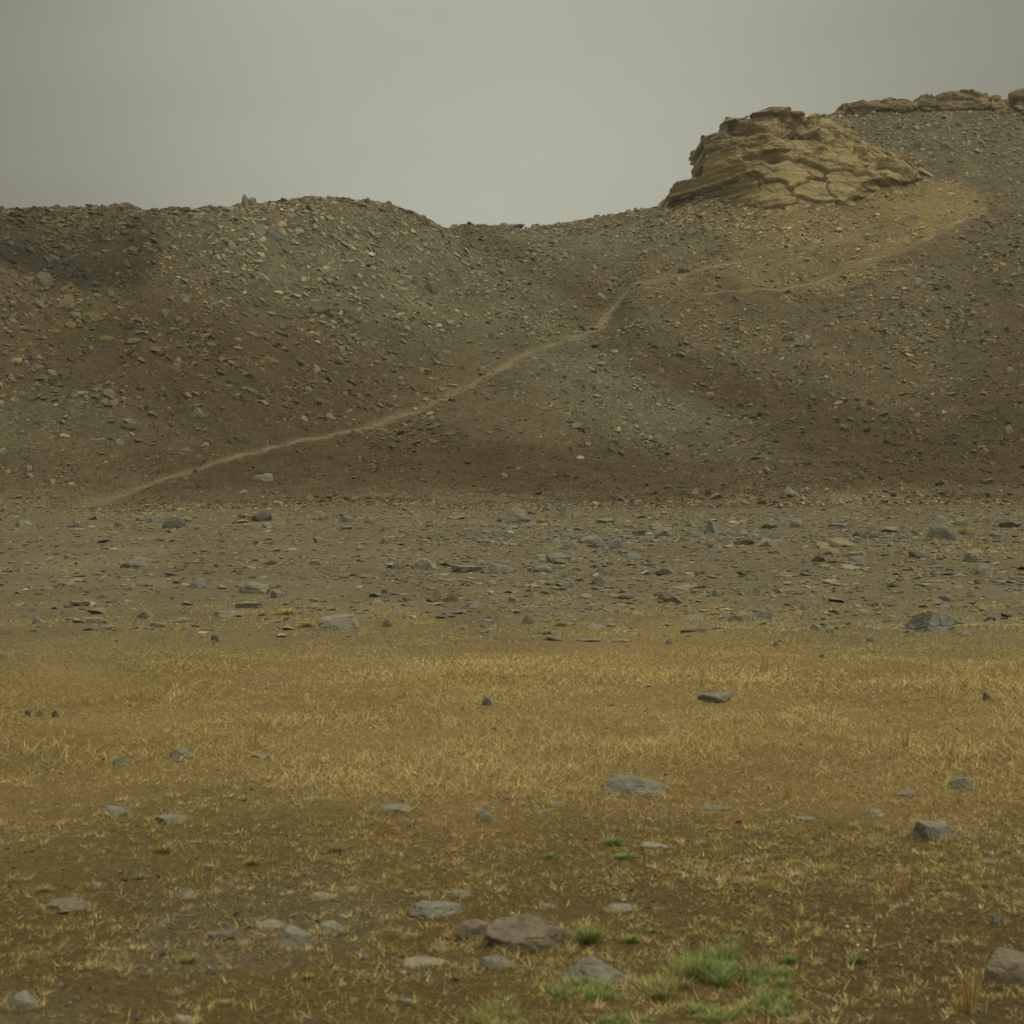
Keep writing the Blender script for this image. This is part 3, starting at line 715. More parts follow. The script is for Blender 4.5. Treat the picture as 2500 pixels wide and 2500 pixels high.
# ochre debris shed by the outcrop along its foot
CP = np.array(CONTACT_FOOT); nd = 900; t = r.uniform(0, len(CP) - 1.001, nd); i0 = t.astype(int); f = t - i0
uu = CP[i0, 0] * (1 - f) + CP[i0 + 1, 0] * f + r.normal(0, 14, nd); vv = CP[i0, 1] * (1 - f) + CP[i0 + 1, 1] * f + np.abs(r.normal(0, 26, nd)) - 4
hh = np.array([hit(a, b) for a, b in zip(uu, vv)]); dsz = np.clip(np.exp(r.normal(np.log(.16), .5, nd)), .06, .55)
dcol = np.array([0.25, 0.19, 0.095]) * np.exp(r.normal(0, .25, nd))[:, None]
parts.append(scatter(hh[:, 0], hh[:, 1], dsz, r.uniform(.35, .7, nd), dcol, r, .25))
# gravel flat
n = 150000
y = np.sqrt(r.uniform(13.5 ** 2, 40.0 ** 2, n)); u = r.uniform(-500, 3000, n); x = (u - 1250) / FP * y
z = terrain(x, y); v = uv_of(x, y, z)[1]
d = (0.35 + 0.65 * sstep(500, 1300, u + 250 * fbm2(x / 5, y / 6, 87))) * sstep(1640, 1340, v + 120 * fbm2(x / 1.6, y / 2.2, 45, 4, .6)) * (0.5 + 0.5 * fbm2(x / 2.5, y / 2.5, 84)) + 0.05
keep = r.random(n) < d
x, y, z, u, v = [a[keep] for a in (x, y, z, u, v)]
size = np.clip(np.exp(r.normal(np.log(0.05), 0.62, len(x))), 0.018, 0.34)
cols = (0.35 * ground_colour(x, y, z) + 0.65 * np.array([0.21, 0.18, 0.118])) * np.exp(r.normal(0.0, 0.28, len(x)))[:, None]
sp = r.random(len(x)); cols = cols ** .9 * .8; cols[size > .1] *= np.array([.98, 1.0, 1.06]); cols[sp < 0.1] *= np.array([1.25, 1.15, .9]); cols[(sp > .12) & (sp < .3)] *= np.array([.75, .8, .82])
parts.append(scatter(x, y, size, r.uniform(.14, .40, len(x)), np.clip(cols, .05, .45), r, 0.36, None, .10))
# pebbles in the foreground soil
n = 130000
x, y, u = near_samples(n, 3.6, 14.0, r)
z = terrain(x, y); v = uv_of(x, y, z)[1]
g = 0.5 + 0.5 * fbm2(x / 0.9, y / 0.9, 43)
d = sstep(1900, 2200, v) * (0.25 + 0.75 * sstep(0.4, 0.62, g) * (0.4 + 0.6 * sstep(1800, 900, u))) + 0.06
keep = r.random(len(x)) < d
x, y, z, u, v = [a[keep] for a in (x, y, z, u, v)]
size = np.clip(np.exp(r.normal(np.log(0.011), 0.5, len(x))), 0.005, 0.05)
cols = (0.4 * C_SOIL + 0.6 * np.array([0.125, 0.112, 0.08])) * np.exp(r.normal(0, 0.3, len(x)))[:, None]
parts.append(scatter(x, y, size, r.uniform(.25, .5, len(x)), np.clip(cols * 1.15, .06, .4), r, 0.3))
off = 0; Vs, Fs, Cs = [], [], []
for V, F, C in parts: Vs.append(V); Fs.append(F + off); Cs.append(C); off += len(V)
o = mesh_np("scree", np.concatenate(Vs), np.concatenate(Fs), M_scree, np.concatenate(Cs))
tag(o, "loose angular scree and gravel covering the slopes and the flat", 'scree', kind='stuff')
del parts, Vs, Fs, Cs

# ------------------------------------------------------------------ sandstone outcrop and the ledges on the crest
def outcrop_material():
    m, N, Lk, b = newmat("sandstone")
    geo = N.new('ShaderNodeNewGeometry'); G = geo.outputs['Position']
    mp = N.new('ShaderNodeMapping'); mp.inputs['Rotation'].default_value = (0, math.radians(13), 0); mp.inputs['Scale'].default_value = (0.35, 0.35, 4.0)
    Lk.new(G, mp.inputs[0])
    band = noise_node(N, Lk, mp.outputs[0], 0.9, 6, 0.65)
    n1 = noise_node(N, Lk, G, 0.8, 5, 0.6); n2 = noise_node(N, Lk, G, 6, 6, 0.7)
    at = node(N, 'ShaderNodeAttribute', attribute_name='tone')
    c = mulcol(N, Lk, at.outputs['Color'], maprange(N, Lk, band, 0.38, 0.62, 0.80, 1.18))
    c = mixc(N, Lk, maprange(N, Lk, n1, 0.5, 0.7, 0, 0.45), c, (0.15, 0.125, 0.085))
    c = mulcol(N, Lk, c, maprange(N, Lk, n2, 0.3, 0.7, 0.78, 1.22))
    Lk.new(c, b.inputs['Base Color'])
    ad = N.new('ShaderNodeMath'); ad.operation = 'ADD'; Lk.new(n2, ad.inputs[0]); Lk.new(band, ad.inputs[1])
    bump(N, Lk, b, ad.outputs[0], 1.0, 0.2)
    return m
M_sand = outcrop_material()
def in_poly(px, py, poly):
    c = np.zeros(px.shape, bool); n = len(poly)
    for i in range(n):
        x1, y1 = poly[i]; x2, y2 = poly[(i + 1) % n]
        k = ((y1 > py) != (y2 > py)) & (px < (x2 - x1) * (py - y1) / (y2 - y1 + 1e-12) + x1)
        c ^= k
    return c
def poly_dist(px, py, poly, closed=True):
    d = np.full(px.shape, 1e9); n = len(poly)
    for i in range(n if closed else n - 1):
        x1, y1 = poly[i]; x2, y2 = poly[(i + 1) % n]
        dx, dy = x2 - x1, y2 - y1
        t = np.clip(((px - x1) * dx + (py - y1) * dy) / (dx * dx + dy * dy + 1e-9), 0, 1)
        d = np.minimum(d, np.hypot(px - x1 - t * dx, py - y1 - t * dy))
    return d
def sheet_solid(name, poly, yf, thick, step, voxel, disp, mat, colour, parent=None):
    """a thick rock body whose outline at its distance is poly; front face at distance yf(u,v)"""
    P = np.array(poly); u0, v0 = P.min(0) - step; u1, v1 = P.max(0) + step
    us_ = np.arange(u0, u1, step); vs_ = np.arange(v0, v1, step)
    cu, cv = np.meshgrid(us_ + step / 2, vs_ + step / 2, indexing='ij')
    ins = in_poly(cu, cv, poly)
    gu, gv = np.meshgrid(np.r_[us_, us_[-1] + step], np.r_[vs_, vs_[-1] + step], indexing='ij')
    yF = yf(gu, gv); yB = yF + thick
    # the sides run straight back: the back face keeps the front's width and height in metres
    X = (gu - 1250) / FP * yF; Z = EYE + (HOR - gv) / FP * yF
    front = np.stack([X, yF, Z], -1).reshape(-1, 3); back = np.stack([X * 1.0, yB, Z], -1).reshape(-1, 3)
    n, m = gu.shape; I = np.arange(n * m).reshape(n, m); off = n * m; F = []
    a = ins
    ii, jj = np.where(a)
    A, B, C_, D_ = I[ii, jj], I[ii + 1, jj], I[ii + 1, jj + 1], I[ii, jj + 1]
    F += np.stack([A, D_, C_, B], 1).tolist() + (np.stack([A, B, C_, D_], 1) + off).tolist()
    ap = np.pad(a, 1)
    for di, dj, e in ((-1, 0, lambda i, j: (I[i, j], I[i, j + 1])), (1, 0, lambda i, j: (I[i + 1, j + 1], I[i + 1, j])),
                      (0, -1, lambda i, j: (I[i + 1, j], I[i, j])), (0, 1, lambda i, j: (I[i, j + 1], I[i + 1, j + 1]))):
        b = a & ~ap[1 + di: 1 + di + a.shape[0], 1 + dj: 1 + dj + a.shape[1]]
        i, j = np.where(b); p, q = e(i, j)
        F += np.stack([p, q, q + off, p + off], 1).tolist()
    F = np.array(F); V = np.concatenate([front, back])
    used = np.unique(F); mp_ = -np.ones(len(V), int); mp_[used] = np.arange(len(used)); V = V[used]; F = mp_[F]
    tmp = mesh_np("tmp", V, F, mat)
    md = tmp.modifiers.new("r", 'REMESH'); md.mode = 'VOXEL'; md.voxel_size = voxel
    sm = tmp.modifiers.new("s", 'SMOOTH'); sm.iterations = 2; sm.factor = 0.5
    dg = bpy.context.evaluated_depsgraph_get(); ev = tmp.evaluated_get(dg); me = ev.to_mesh()
    nv = len(me.vertices); V = np.empty(nv * 3, np.float32); me.vertices.foreach_get("co", V); V = V.reshape(-1, 3).astype(float)
    Nn = np.empty(nv * 3, np.float32); me.vertices.foreach_get("normal", Nn); Nn = Nn.reshape(-1, 3).astype(float)
    lp = np.empty(len(me.loops), np.int32); me.loops.foreach_get("vertex_index", lp)
    st = np.empty(len(me.polygons), np.int32); me.polygons.foreach_get("loop_start", st)
    ev.to_mesh_clear(); old = tmp.data; bpy.data.objects.remove(tmp); bpy.data.meshes.remove(old)
    d = disp(V, Nn); V = V + (Nn * d[:, None] if d.ndim == 1 else d)
    org = V.mean(0); C = colour(V, d if d.ndim == 1 else np.einsum('ij,ij->i', d, Nn))
    o = mesh_np(name, V - org, None, mat, C, smooth=True, parent=parent, loops=lp, starts=st)
    o.location = org
    return o
OUT = [(1627,490),(1628,472),(1640,456),(1655,446),(1682,439),(1708,433),(1716,415),(1714,402),(1722,394),(1717,376),(1715,355),(1711,338),(1717,330),(1740,324),(1766,319),(1772,300),(1782,289),(1812,287),(1841,282),(1848,273),(1862,266),(1876,263),(1884,270),(1896,262),(1912,265),(1928,273),(1965,281),
       (1992,288),(2040,312),(2082,340),(2120,364),(2180,380),(2225,402),(2262,430),(2240,448),(2150,470),(2060,500),(1990,535),(1900,545),(1800,538),(1700,524),(1650,520),(1636,512)]
def terr_y(gu, gv):
    out = np.empty(gu.shape)
    for i in range(gu.shape[0]):
        row = VT[int(np.clip(round((gu[i, 0] + 900) / 8), 0, len(TU) - 1))]
        k = np.clip(np.searchsorted(-row, -gv[i]), 0, len(TY) - 1); out[i] = TY[k]
    return out
OUT2 = OUT[:29] + [(2062,308),(2100,330),(2140,345),(2200,365),(2250,385),(2330,432),(2290,482),(2150,512),(2060,542),(1990,577),(1900,588),(1800,578),(1720,556),(1668,536),(1640,514)]
CONTACT = [(1640,514),(1700,522),(1760,534),(1800,540),(1850,552),(1900,545),(1950,548),(1990,532),(2060,503),(2100,492),(2150,470),(2200,462),(2240,448),(2268,430),(2225,402),(2180,380),(2120,364),(2082,340),(2040,312),(1992,288)]
def y_out(gu, gv):
    base = np.interp(gu, [1620, 1700, 1800, 1900, 2000], [82.3, 81.3, 79.2, 77.2, 77.6])
    plane = base + (520 - gv) / 250 * np.interp(gu, [1620, 1700, 1800, 1900], [1.5, 2.5, 4.0, 6.0])
    ty = terr_y(gu, gv)
    e = poly_dist(gu, gv, CONTACT, False) * np.where(in_poly(gu, gv, OUT), 1, -1)
    e = e + 9 * noise2(gu / 22.0, gv / 14.0, 198)
    e2 = poly_dist(gu, gv, CONTACT[13:], False)
    prot = e * 0.034 + 0.30 * sstep(-2, 9, e) * sstep(60, 25, e2)
    prot = np.minimum(prot, np.interp(gu, [1980, 2120, 2262], [9, 1.5, .35]))
    cap = np.interp(gu, [1620, 1800, 1900, 2000], [83, 84, 85.5, 87.5])
    return np.maximum(plane, np.minimum(ty, cap) - prot)
def d_out(V, Nn):
    x, y, z = V.T
    u, v = uv_of(x, y, z)
    s = z - 0.22 * x + 0.10 * fbm3(x * .5, y * .5, z * .5, 90)          # bedding dips to the left
    left = sstep(1915, 1800, u + 0.25 * (v - 400))
    low = sstep(385, 415, v)
    def ledge(q):                                                        # sharp lip above, undercut below
        t = q - np.floor(q); return np.where(t < .85, t / .85, (1 - t) / .15)
    q1 = s * 1.75 + 0.13 * fbm3(x * .35, y * .35, z * .35, 91); q2 = s * 4.6 + 0.22 * fbm3(x * .6, y * .6, z * .6, 92)
    amp = 0.4 + 0.6 * (0.5 + 0.5 * noise3(x * .45, y * .45, s * .9, 193))
    d = left * (0.62 * (ledge(q1) - .5) * amp * (0.25 + 0.75 * low) + 0.24 * (ledge(q2) - .5) * amp * (0.4 + low * .6))
    up = left * sstep(415, 385, v)
    d += up * (0.30 * fbm3(x * 1.5, y * 1.5, z * 2.2, 93, 5, .65) - 0.45 * sstep(.12, .45, fbm3(x * 0.9, y * .9, z * 2.3, 94, 3)))
    d -= left * 0.5 * np.exp(-((v - 318) / 7.0) ** 2) * sstep(1760, 1790, u) * sstep(1900, 1850, u)
    wx = 0.45 * fbm3(x * .9, y * .9, z * .9, 95, 3); wz = 0.45 * fbm3(x * .9 + 9, y * .9, z * .9, 195, 3)
    f1, f2, idc = voro3(x * 0.5 + wx, y * 0.3, z * 1.0 + 0.25 * x + wz, 96)
    g1, g2, idg = voro3(x * 1.5 + wx, y * 0.5, z * 2.1 + 0.5 * x + wz, 196)
    right = (1 - left) * sstep(2300, 2200, u)
    edge = f2 - f1; some = sstep(-.15, .25, fbm3(x * .4, y * .4, z * .4, 197, 2))
    blk = right * sstep(575, 530, v)
    d += blk * (0.42 * (idc - .5) - 0.42 * (1 - sstep(0.0, 0.06, edge)) * (.3 + .7 * some) + 0.06 * (idg - .5) - 0.10 * (1 - sstep(0, .07, g2 - g1)) * (1 - some))
    d -= left * sstep(1740, 1800, u) * 0.2 * (1 - sstep(0, .035, edge)) * some
    # raised rib of blocks along the upper right edge
    rib = poly_dist(u, v, [(1985, 298), (2040, 325), (2085, 352), (2120, 374), (2180, 392), (2240, 418)], False)
    d += (0.30 + 0.45 * (idg - .5) - 0.3 * (1 - sstep(0, .12, g2 - g1)) - .25 * sstep(2200, 2262, u)) * sstep(20, 8, rib) - 0.25 * np.exp(-((rib - 22) / 4.0) ** 2) * right
    # dark cavity
    d -= 0.9 * np.exp(-(((u - 1890) / 17) ** 2 + ((v - 388) / 8) ** 2))
    d += 0.4 * np.exp(-(((u - 1895) / 24) ** 2 + ((v - 362) / 11) ** 2))
    d += 0.07 * fbm3(x * 1.5, y * 1.5, z * 1.5, 97, 5, .6) + 0.035 * fbm3(x * 6, y * 6, z * 6, 98, 3, .6)
    k = np.clip(-Nn[:, 1] * 1.6, 0, 1)
    nose = sstep(1790, 1740, u); d = np.where(d > 0, d * (1 - nose * (1 - k ** 3)), d * (1 - .4 * nose))
    return d * (0.14 + 0.86 * k) - 0.10 * (1 - k)
def c_out(V, d):
    x, y, z = V.T; u, v = uv_of(x, y, z)
    c = np.broadcast_to(np.array([0.38, 0.285, 0.128]), V.shape).copy()
    s = z - 0.22 * x
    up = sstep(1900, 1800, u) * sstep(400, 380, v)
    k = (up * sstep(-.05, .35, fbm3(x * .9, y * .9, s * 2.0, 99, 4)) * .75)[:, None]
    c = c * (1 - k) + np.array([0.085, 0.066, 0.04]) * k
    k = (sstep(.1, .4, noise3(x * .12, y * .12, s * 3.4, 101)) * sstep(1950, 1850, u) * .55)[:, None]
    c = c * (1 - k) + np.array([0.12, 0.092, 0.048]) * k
    k = (sstep(.15, .5, fbm3(x * .7, y * .7, z * .7, 102, 4)) * .5)[:, None]
    c = c * (1 - k) + np.array([0.205, 0.178, 0.115]) * k
    return c
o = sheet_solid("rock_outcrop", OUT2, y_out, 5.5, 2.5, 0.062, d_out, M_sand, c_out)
BLK = [(2000,303,46,26),(2040,322,50,26),(2076,343,44,26),(2106,362,48,26),(2140,374,50,24),(2182,386,54,24),(2222,404,50,24),(2252,424,40,20),(1897,272,64,20),(1860,277,50,14),(1935,282,50,16),(1790,293,40,12),(1893,368,62,26),(1975,330,44,26),(1925,335,34,22),(1840,420,40,20),(1740,505,40,20),(1775,500,34,22),(1990,372,50,24)]
for bi, (bu, bv, bw, bh) in enumerate(BLK):
    by = float(y_out(np.array([[float(bu)]]), np.array([[float(bv)]]))[0, 0]) + .12
    V, F = rock_shape(700 + bi, 4, 'a'); sc_ = by / FP
    V = V * np.array([bw * sc_ * .62, 0.55, bh * sc_ * .62])
    tl = 0.45 if 1990 < bu < 2300 else -0.16; V[:, 2] -= V[:, 0] * tl
    wpos = np.array([(bu - 1250) * sc_, by, EYE + (HOR - bv) * sc_])
    cb = np.array([0.36, 0.27, 0.125]) * (0.75 + .4 * (bi * 37 % 10) / 10)
    if bi in (16, 17): cb = np.array([0.24, 0.215, 0.15])
    b_ = mesh_np("block", V, F, M_sand, np.broadcast_to(cb, V.shape), smooth=False, parent=o)
    b_.location = wpos - np.array(o.location)
tag(o, "jutting layered sandstone outcrop with a sheer left edge on the right-hand skyline", 'rock outcrop')
LEDGES = [
 ([(2076,276),(2074,262),(2078,247),(2086,243),(2110,243),(2150,240),(2195,238),(2210,238),(2225,246),(2238,252),(2238,266),(2150,268),(2120,276),(2100,284)], "long low ochre rock ledge starting the right skyline"),
 ([(2240,258),(2250,240),(2270,236),(2295,228),(2325,224),(2345,224),(2352,216),(2368,217),(2382,222),(2390,226),(2412,224),(2418,236),(2412,254),(2400,266),(2330,270),(2260,272)], "highest jumbled ochre rock crest on the right skyline"),
 ([(2418,252),(2424,238),(2438,238),(2456,246),(2458,274),(2430,278)], "small ochre knob between the crest and the right picture edge"),
 ([(2478,262),(2484,246),(2476,232),(2490,228),(2520,226),(2580,222),(2640,230),(2640,282),(2520,284)], "stacked ochre slabs cut by the right picture edge on the skyline"),
]
for k, (poly, lab) in enumerate(LEDGES):
    def d_led(V, Nn, k=k):
        x, y, z = V.T
        f1, f2, idc = voro3(x * 0.55 + k + .4 * fbm3(x, y, z, 140, 3), y * .5, z * 2.4 + .4 * fbm3(x, y, z + 5, 141, 3), 110 + k)
        return 0.42 * (idc - .5) - 0.12 * (1 - sstep(0, .08, f2 - f1)) + 0.22 * fbm3(x * 1.8, y * 1.8, z * 2.6, 120 + k, 5, .6)
    def c_led(V, d):
        x, y, z = V.T; c = np.broadcast_to(np.array([0.26, 0.195, 0.098]), V.shape).copy()
        kk = (sstep(0, .4, fbm3(x * .9, y * .9, z * .9, 131, 4)) * .6)[:, None]
        return c * (1 - kk) + np.array([0.12, 0.095, 0.055]) * kk
    o = sheet_solid("rock_ledge", poly, lambda a, b: 86.8 + 0 * a + (262 - b) / 40 * 0.7, 3.5, 2.5, 0.07, d_led, M_sand, c_led)
    tag(o, lab, 'rock ledge')

# ------------------------------------------------------------------ grass
def blades(x, y, h, w, col, r, lean=0.5, curl=0.6, z=None, lx=None, ly=None):
    """tapered, bent blades, three segments each"""
    n = len(x); z = terrain(x, y) if z is None else z
    if lx is None:
        a = r.uniform(0, 2 * np.pi, n); lx, ly = np.cos(a), np.sin(a)
    k = lean * r.uniform(0.2, 1.4, n); c = curl * r.uniform(0, 1.2, n)
    fa = r.uniform(0, np.pi, n); wx, wy = np.cos(fa) * w / 2, np.sin(fa) * w / 2 * 0.6
    T = np.array([0, .35, .7, 1.0]); Wd = np.array([1, .85, .5]); P = []
    for i, t in enumerate(T):
        dx = h * (k * t + c * t * t); dz = h * (t - 0.45 * np.clip(c, 0, 1.2) * t * t) / np.sqrt(1 + 0.6 * k * k)
        cx, cy, cz = x + lx * dx, y + ly * dx, z - 0.004 + dz
        if i < 3:
            P.append(np.stack([cx - wx * Wd[i], cy - wy * Wd[i], cz], 1)); P.append(np.stack([cx + wx * Wd[i], cy + wy * Wd[i], cz], 1))
        else: P.append(np.stack([cx, cy, cz], 1))
    V = np.stack(P, 1)                                  # n,7,3
    f = np.array([[0, 1, 3], [0, 3, 2], [2, 3, 5], [2, 5, 4], [4, 5, 6]])
    F = (f[None] + (np.arange(n) * 7)[:, None, None]).reshape(-1, 3)
    C = np.repeat(col, 7, axis=0)
    return V.reshape(-1, 3), F, C
STRAW = np.array([0.60, 0.465, 0.20]); GOLD = np.array([0.47, 0.34, 0.098]); RUST = np.array([0.27, 0.155, 0.042])
OLIVE = np.array([0.24, 0.21, 0.062]); GREEN = np.array([0.085, 0.135, 0.040]); BLEACH = np.array([0.58, 0.47, 0.26])
def pick(r, n, ws, cs):
    k = r.choice(len(cs), n, p=np.array(ws) / sum(ws)); return np.array(cs)[k] * np.exp(r.normal(0, .2, n))[:, None]
def meadow_density(u, v, x, y):
    band = sstep(1490, 1640, v + 150 * fbm2(x / 1.8, y / 1.2, 160, 4, .6)) * sstep(2280, 1840, v + 200 * fbm2(x / 1.1, y / 0.9, 150, 4, .6) - 70 * sstep(1500, 2300, u) + 60 * sstep(700, 200, u))
    clump = 0.5 + 0.5 * fbm2(x / 0.55, y / 0.45, 151, 3, .6)
    clump2 = 0.5 + 0.5 * fbm2(x / 0.16, y / 0.16, 152, 2, .6)
    low = sstep(0.56, 0.70, 0.55 * clump + 0.45 * clump2) * sstep(1850, 1950, v) * (0.55 + 0.4 * sstep(600, 1500, u)) * sstep(2500, 2150, v + 0.0) + 0
    lowr = sstep(0.50, 0.62, clump) * sstep(1600, 2000, u) * sstep(1900, 2000, v) * sstep(2260, 2150, v) * .8
    patch = 0.5 + 0.5 * fbm2(x / 1.4, y / 0.55, 158, 4, .6)
    band = band * (0.62 + 0.38 * sstep(.40, .60, patch + .12 * np.exp(-((u - 1250) / 700) ** 2)))
    gp = np.sqrt(((u - 1600) / 430) ** 2 + ((v - 2430) / 130) ** 2)
    low = np.maximum(low, .85 * sstep(1.15, .6, gp + .35 * (clump - .5)) * sstep(.3, .55, clump))
    up = sstep(1400, 1560, v + 60 * (patch - .5)) * sstep(0.40, 0.58, clump) * .6
    return np.clip(np.maximum.reduce([band * (0.5 + 0.5 * sstep(.3, .6, clump2 * .5 + clump * .5)), low, lowr, up]), 0, 1)
r = np.random.default_rng(200); G = []
n = 1150000
x, y, u = near_samples(n, 3.9, 17.5, r)
n = len(x); z = terrain(x, y); v = uv_of(x, y, z)[1]
dn = meadow_density(u, v, x, y)
keep = r.random(len(x)) < dn
x, y, z, u, v, dn = [a[keep] for a in (x, y, z, u, v, dn)]; n = len(x)
tall = 0.5 + 0.5 * fbm2(x / 0.8, y / 0.7, 153, 3)
h = (0.018 + 0.034 * sstep(.35, .75, tall) * sstep(1560, 1700, v) * sstep(2000, 1900, v)) * np.exp(r.normal(0, .3, n))
w = np.maximum(0.0018, 0.00024 * y) * r.uniform(.7, 1.3, n)
hue = 0.5 + 0.5 * fbm2(x / 1.6, y / 1.1, 154, 3)
col = pick(r, n, [6, 4, 1.2, 1.5, .4, 1.4], [STRAW, GOLD, RUST, OLIVE, GREEN * 1.2, BLEACH])
k = (sstep(.5, .75, hue) * .5)[:, None]; col = col * (1 - k) + (OLIVE * 1.2) * k
k = (sstep(.45, .2, hue) * .3)[:, None]; col = col * (1 - k) + (RUST * 1.35) * k
k = (sstep(1700, 2100, u) * sstep(1900, 2050, v) * .5)[:, None]; col = col * (1 - k) + (OLIVE * 1.05) * k
k = (r.random(n) < .55 * sstep(900, 100, u))[:, None]; col = np.where(k, pick(r, n, [2, 3, 3], [RUST, OLIVE * .8, GOLD * .6]), col)  # blades mixed darker to the left, imitating lens vignetting
gp = np.sqrt(((u - 1620) / 430) ** 2 + ((v - 2420) / 130) ** 2); k = sstep(1.2, .7, gp)[:, None] * (r.random(n) < .75)[:, None]
col = col * (1 - k) + k * pick(r, n, [3, 2, 2, 2], [OLIVE * .9, RUST, GREEN * 1.5, STRAW * .7]); h = h * (1 - .2 * k[:, 0])
G.append(blades(x, y, h, w, col, r, 1.1, 0.9, z))
# straw litter lying on the soil
n2 = 90000
x2, y2, _u = near_samples(n2, 3.8, 13.0, r)
kp = r.random(len(x2)) < sstep(.35, .65, .5 + .5 * fbm2(x2 / .5, y2 / .4, 159, 3)); x2, y2 = x2[kp], y2[kp]; n2 = len(x2)
G.append(blades(x2, y2, r.uniform(.008, .03, n2), np.full(n2, .0022), pick(r, n2, [3, 2, 2], [STRAW * .8, GOLD * .8, RUST]), r, 3.0, .3, terrain(x2, y2) + .003))
# grass growing against the foreground stones
for i_, st in enumerate(STONES):
    if st[1] < 1500: continue
    sx, sy, _ = hit(st[0], st[1]); mw = st[2] / FP * sy; m = int(40 + st[2] * 3.2)
    a = r.uniform(0, 2 * np.pi, m); a = np.where(r.random(m) < .6, -np.abs(((a) % np.pi)), a)
    ga = .5 + .5 * noise2(np.cos(a) * 2 + i_, np.sin(a) * 2, 170); a = a[ga > .4]; m = len(a)
    rr = r.uniform(.92, 1.25, m)
    gx_ = sx + np.cos(a) * mw * .5 * rr; gy_ = sy + mw * .27 + np.sin(a) * mw * .36 * rr
    G.append(blades(gx_, gy_, r.uniform(.012, .042, m), np.full(m, max(.0016, .00022 * sy)), pick(r, m, [4, 3, 2, 2, 1], [STRAW, GOLD, OLIVE, RUST, BLEACH]), r, .7, .6))
# taller thin stalks standing above the mat
n = 9000
x, y, u = near_samples(n, 6.8, 14.5, r); z = terrain(x, y); v = uv_of(x, y, z)[1]
keep = r.random(len(x)) < sstep(1560, 1660, v) * sstep(1960, 1850, v) * sstep(.45, .7, .5 + .5 * fbm2(x / .9, y / .9, 155, 2))
x, y, z = x[keep], y[keep], z[keep]; n = len(x)
G.append(blades(x, y, r.uniform(.06, .15, n), np.maximum(.0018, .0002 * y) + 0 * x, pick(r, n, [3, 2, 2, 1], [GOLD, RUST * 1.3, OLIVE, STRAW]), r, .12, .15, z))
# small bleached tussocks in the bare foreground
nt = 62000
x, y, u = near_samples(nt, 3.7, 9.5, r); v = uv_of(x, y, terrain(x, y))[1]
pt = (0.10 + 0.62 * sstep(.42, .6, .5 + .5 * fbm2(x / .5, y / .35, 156, 3)) * (0.55 + .45 * sstep(500, 1500, u))) * sstep(1850, 1950, v)
keep = r.random(len(x)) < pt; x, y = x[keep], y[keep]; nt = len(x)
k = r.integers(7, 22, nt); idx = np.repeat(np.arange(nt), k); n = len(idx)
rad = r.uniform(.006, .02, nt)[idx]; a = r.uniform(0, 2 * np.pi, n); q = np.sqrt(r.random(n)) * rad
tone = pick(r, nt, [4, 2.2, 1.2, 2.0, 1.4], [STRAW, GOLD, RUST * 1.3, OLIVE * 1.3, BLEACH])[idx]
sz = (r.uniform(.010, .030, nt) * np.where(r.random(nt) < .15, 1.7, 1))[idx]
G.append(blades(x[idx] + np.cos(a) * q, y[idx] + np.sin(a) * q, sz * r.uniform(.5, 1.2, n), np.full(n, .0016) * r.uniform(.6, 1.3, n), tone * np.exp(r.normal(0, .15, n))[:, None], r, .9, .7, None, np.cos(a), np.sin(a)))
# wisps between the stones of the gravel flat and on the slope foot
nt = 9000
y = np.sqrt(r.uniform(14 ** 2, 46.0 ** 2, nt)); u = r.uniform(-500, 3000, nt); x = (u - 1250) / FP * y; z = terrain(x, y); v = uv_of(x, y, z)[1]
pt = sstep(.48, .7, .5 + .5 * fbm2(x / 1.6, y / 2.5, 157, 3)) * (.3 + .7 * sstep(1380, 1520, v) + .4 * sstep(1290, 1240, v))
keep = r.random(nt) < pt; x, y = x[keep], y[keep]; nt = len(x)
k = r.integers(6, 16, nt); idx = np.repeat(np.arange(nt), k); n = len(idx); a = r.uniform(0, 2 * np.pi, n); q = np.sqrt(r.random(n)) * .09
tone = pick(r, nt, [4, 3, 1.5], [STRAW * .85, GOLD, OLIVE])[idx]
G.append(blades(x[idx] + np.cos(a) * q, y[idx] + np.sin(a) * q, r.uniform(.02, .07, n), np.maximum(.004, .0003 * y[idx]), tone, r, .9, .7, None, np.cos(a), np.sin(a)))
off = 0; Vs, Fs, Cs = [], [], []
for V, F, C in G: Vs.append(V); Fs.append(F + off); Cs.append(C); off += len(V)
o = mesh_np("dry_grass", np.concatenate(Vs), np.concatenate(Fs), M_grass, np.concatenate(Cs))
tag(o, "short dry straw grass spread over the flat ground", 'grass', kind='stuff')
del G, Vs, Fs, Cs

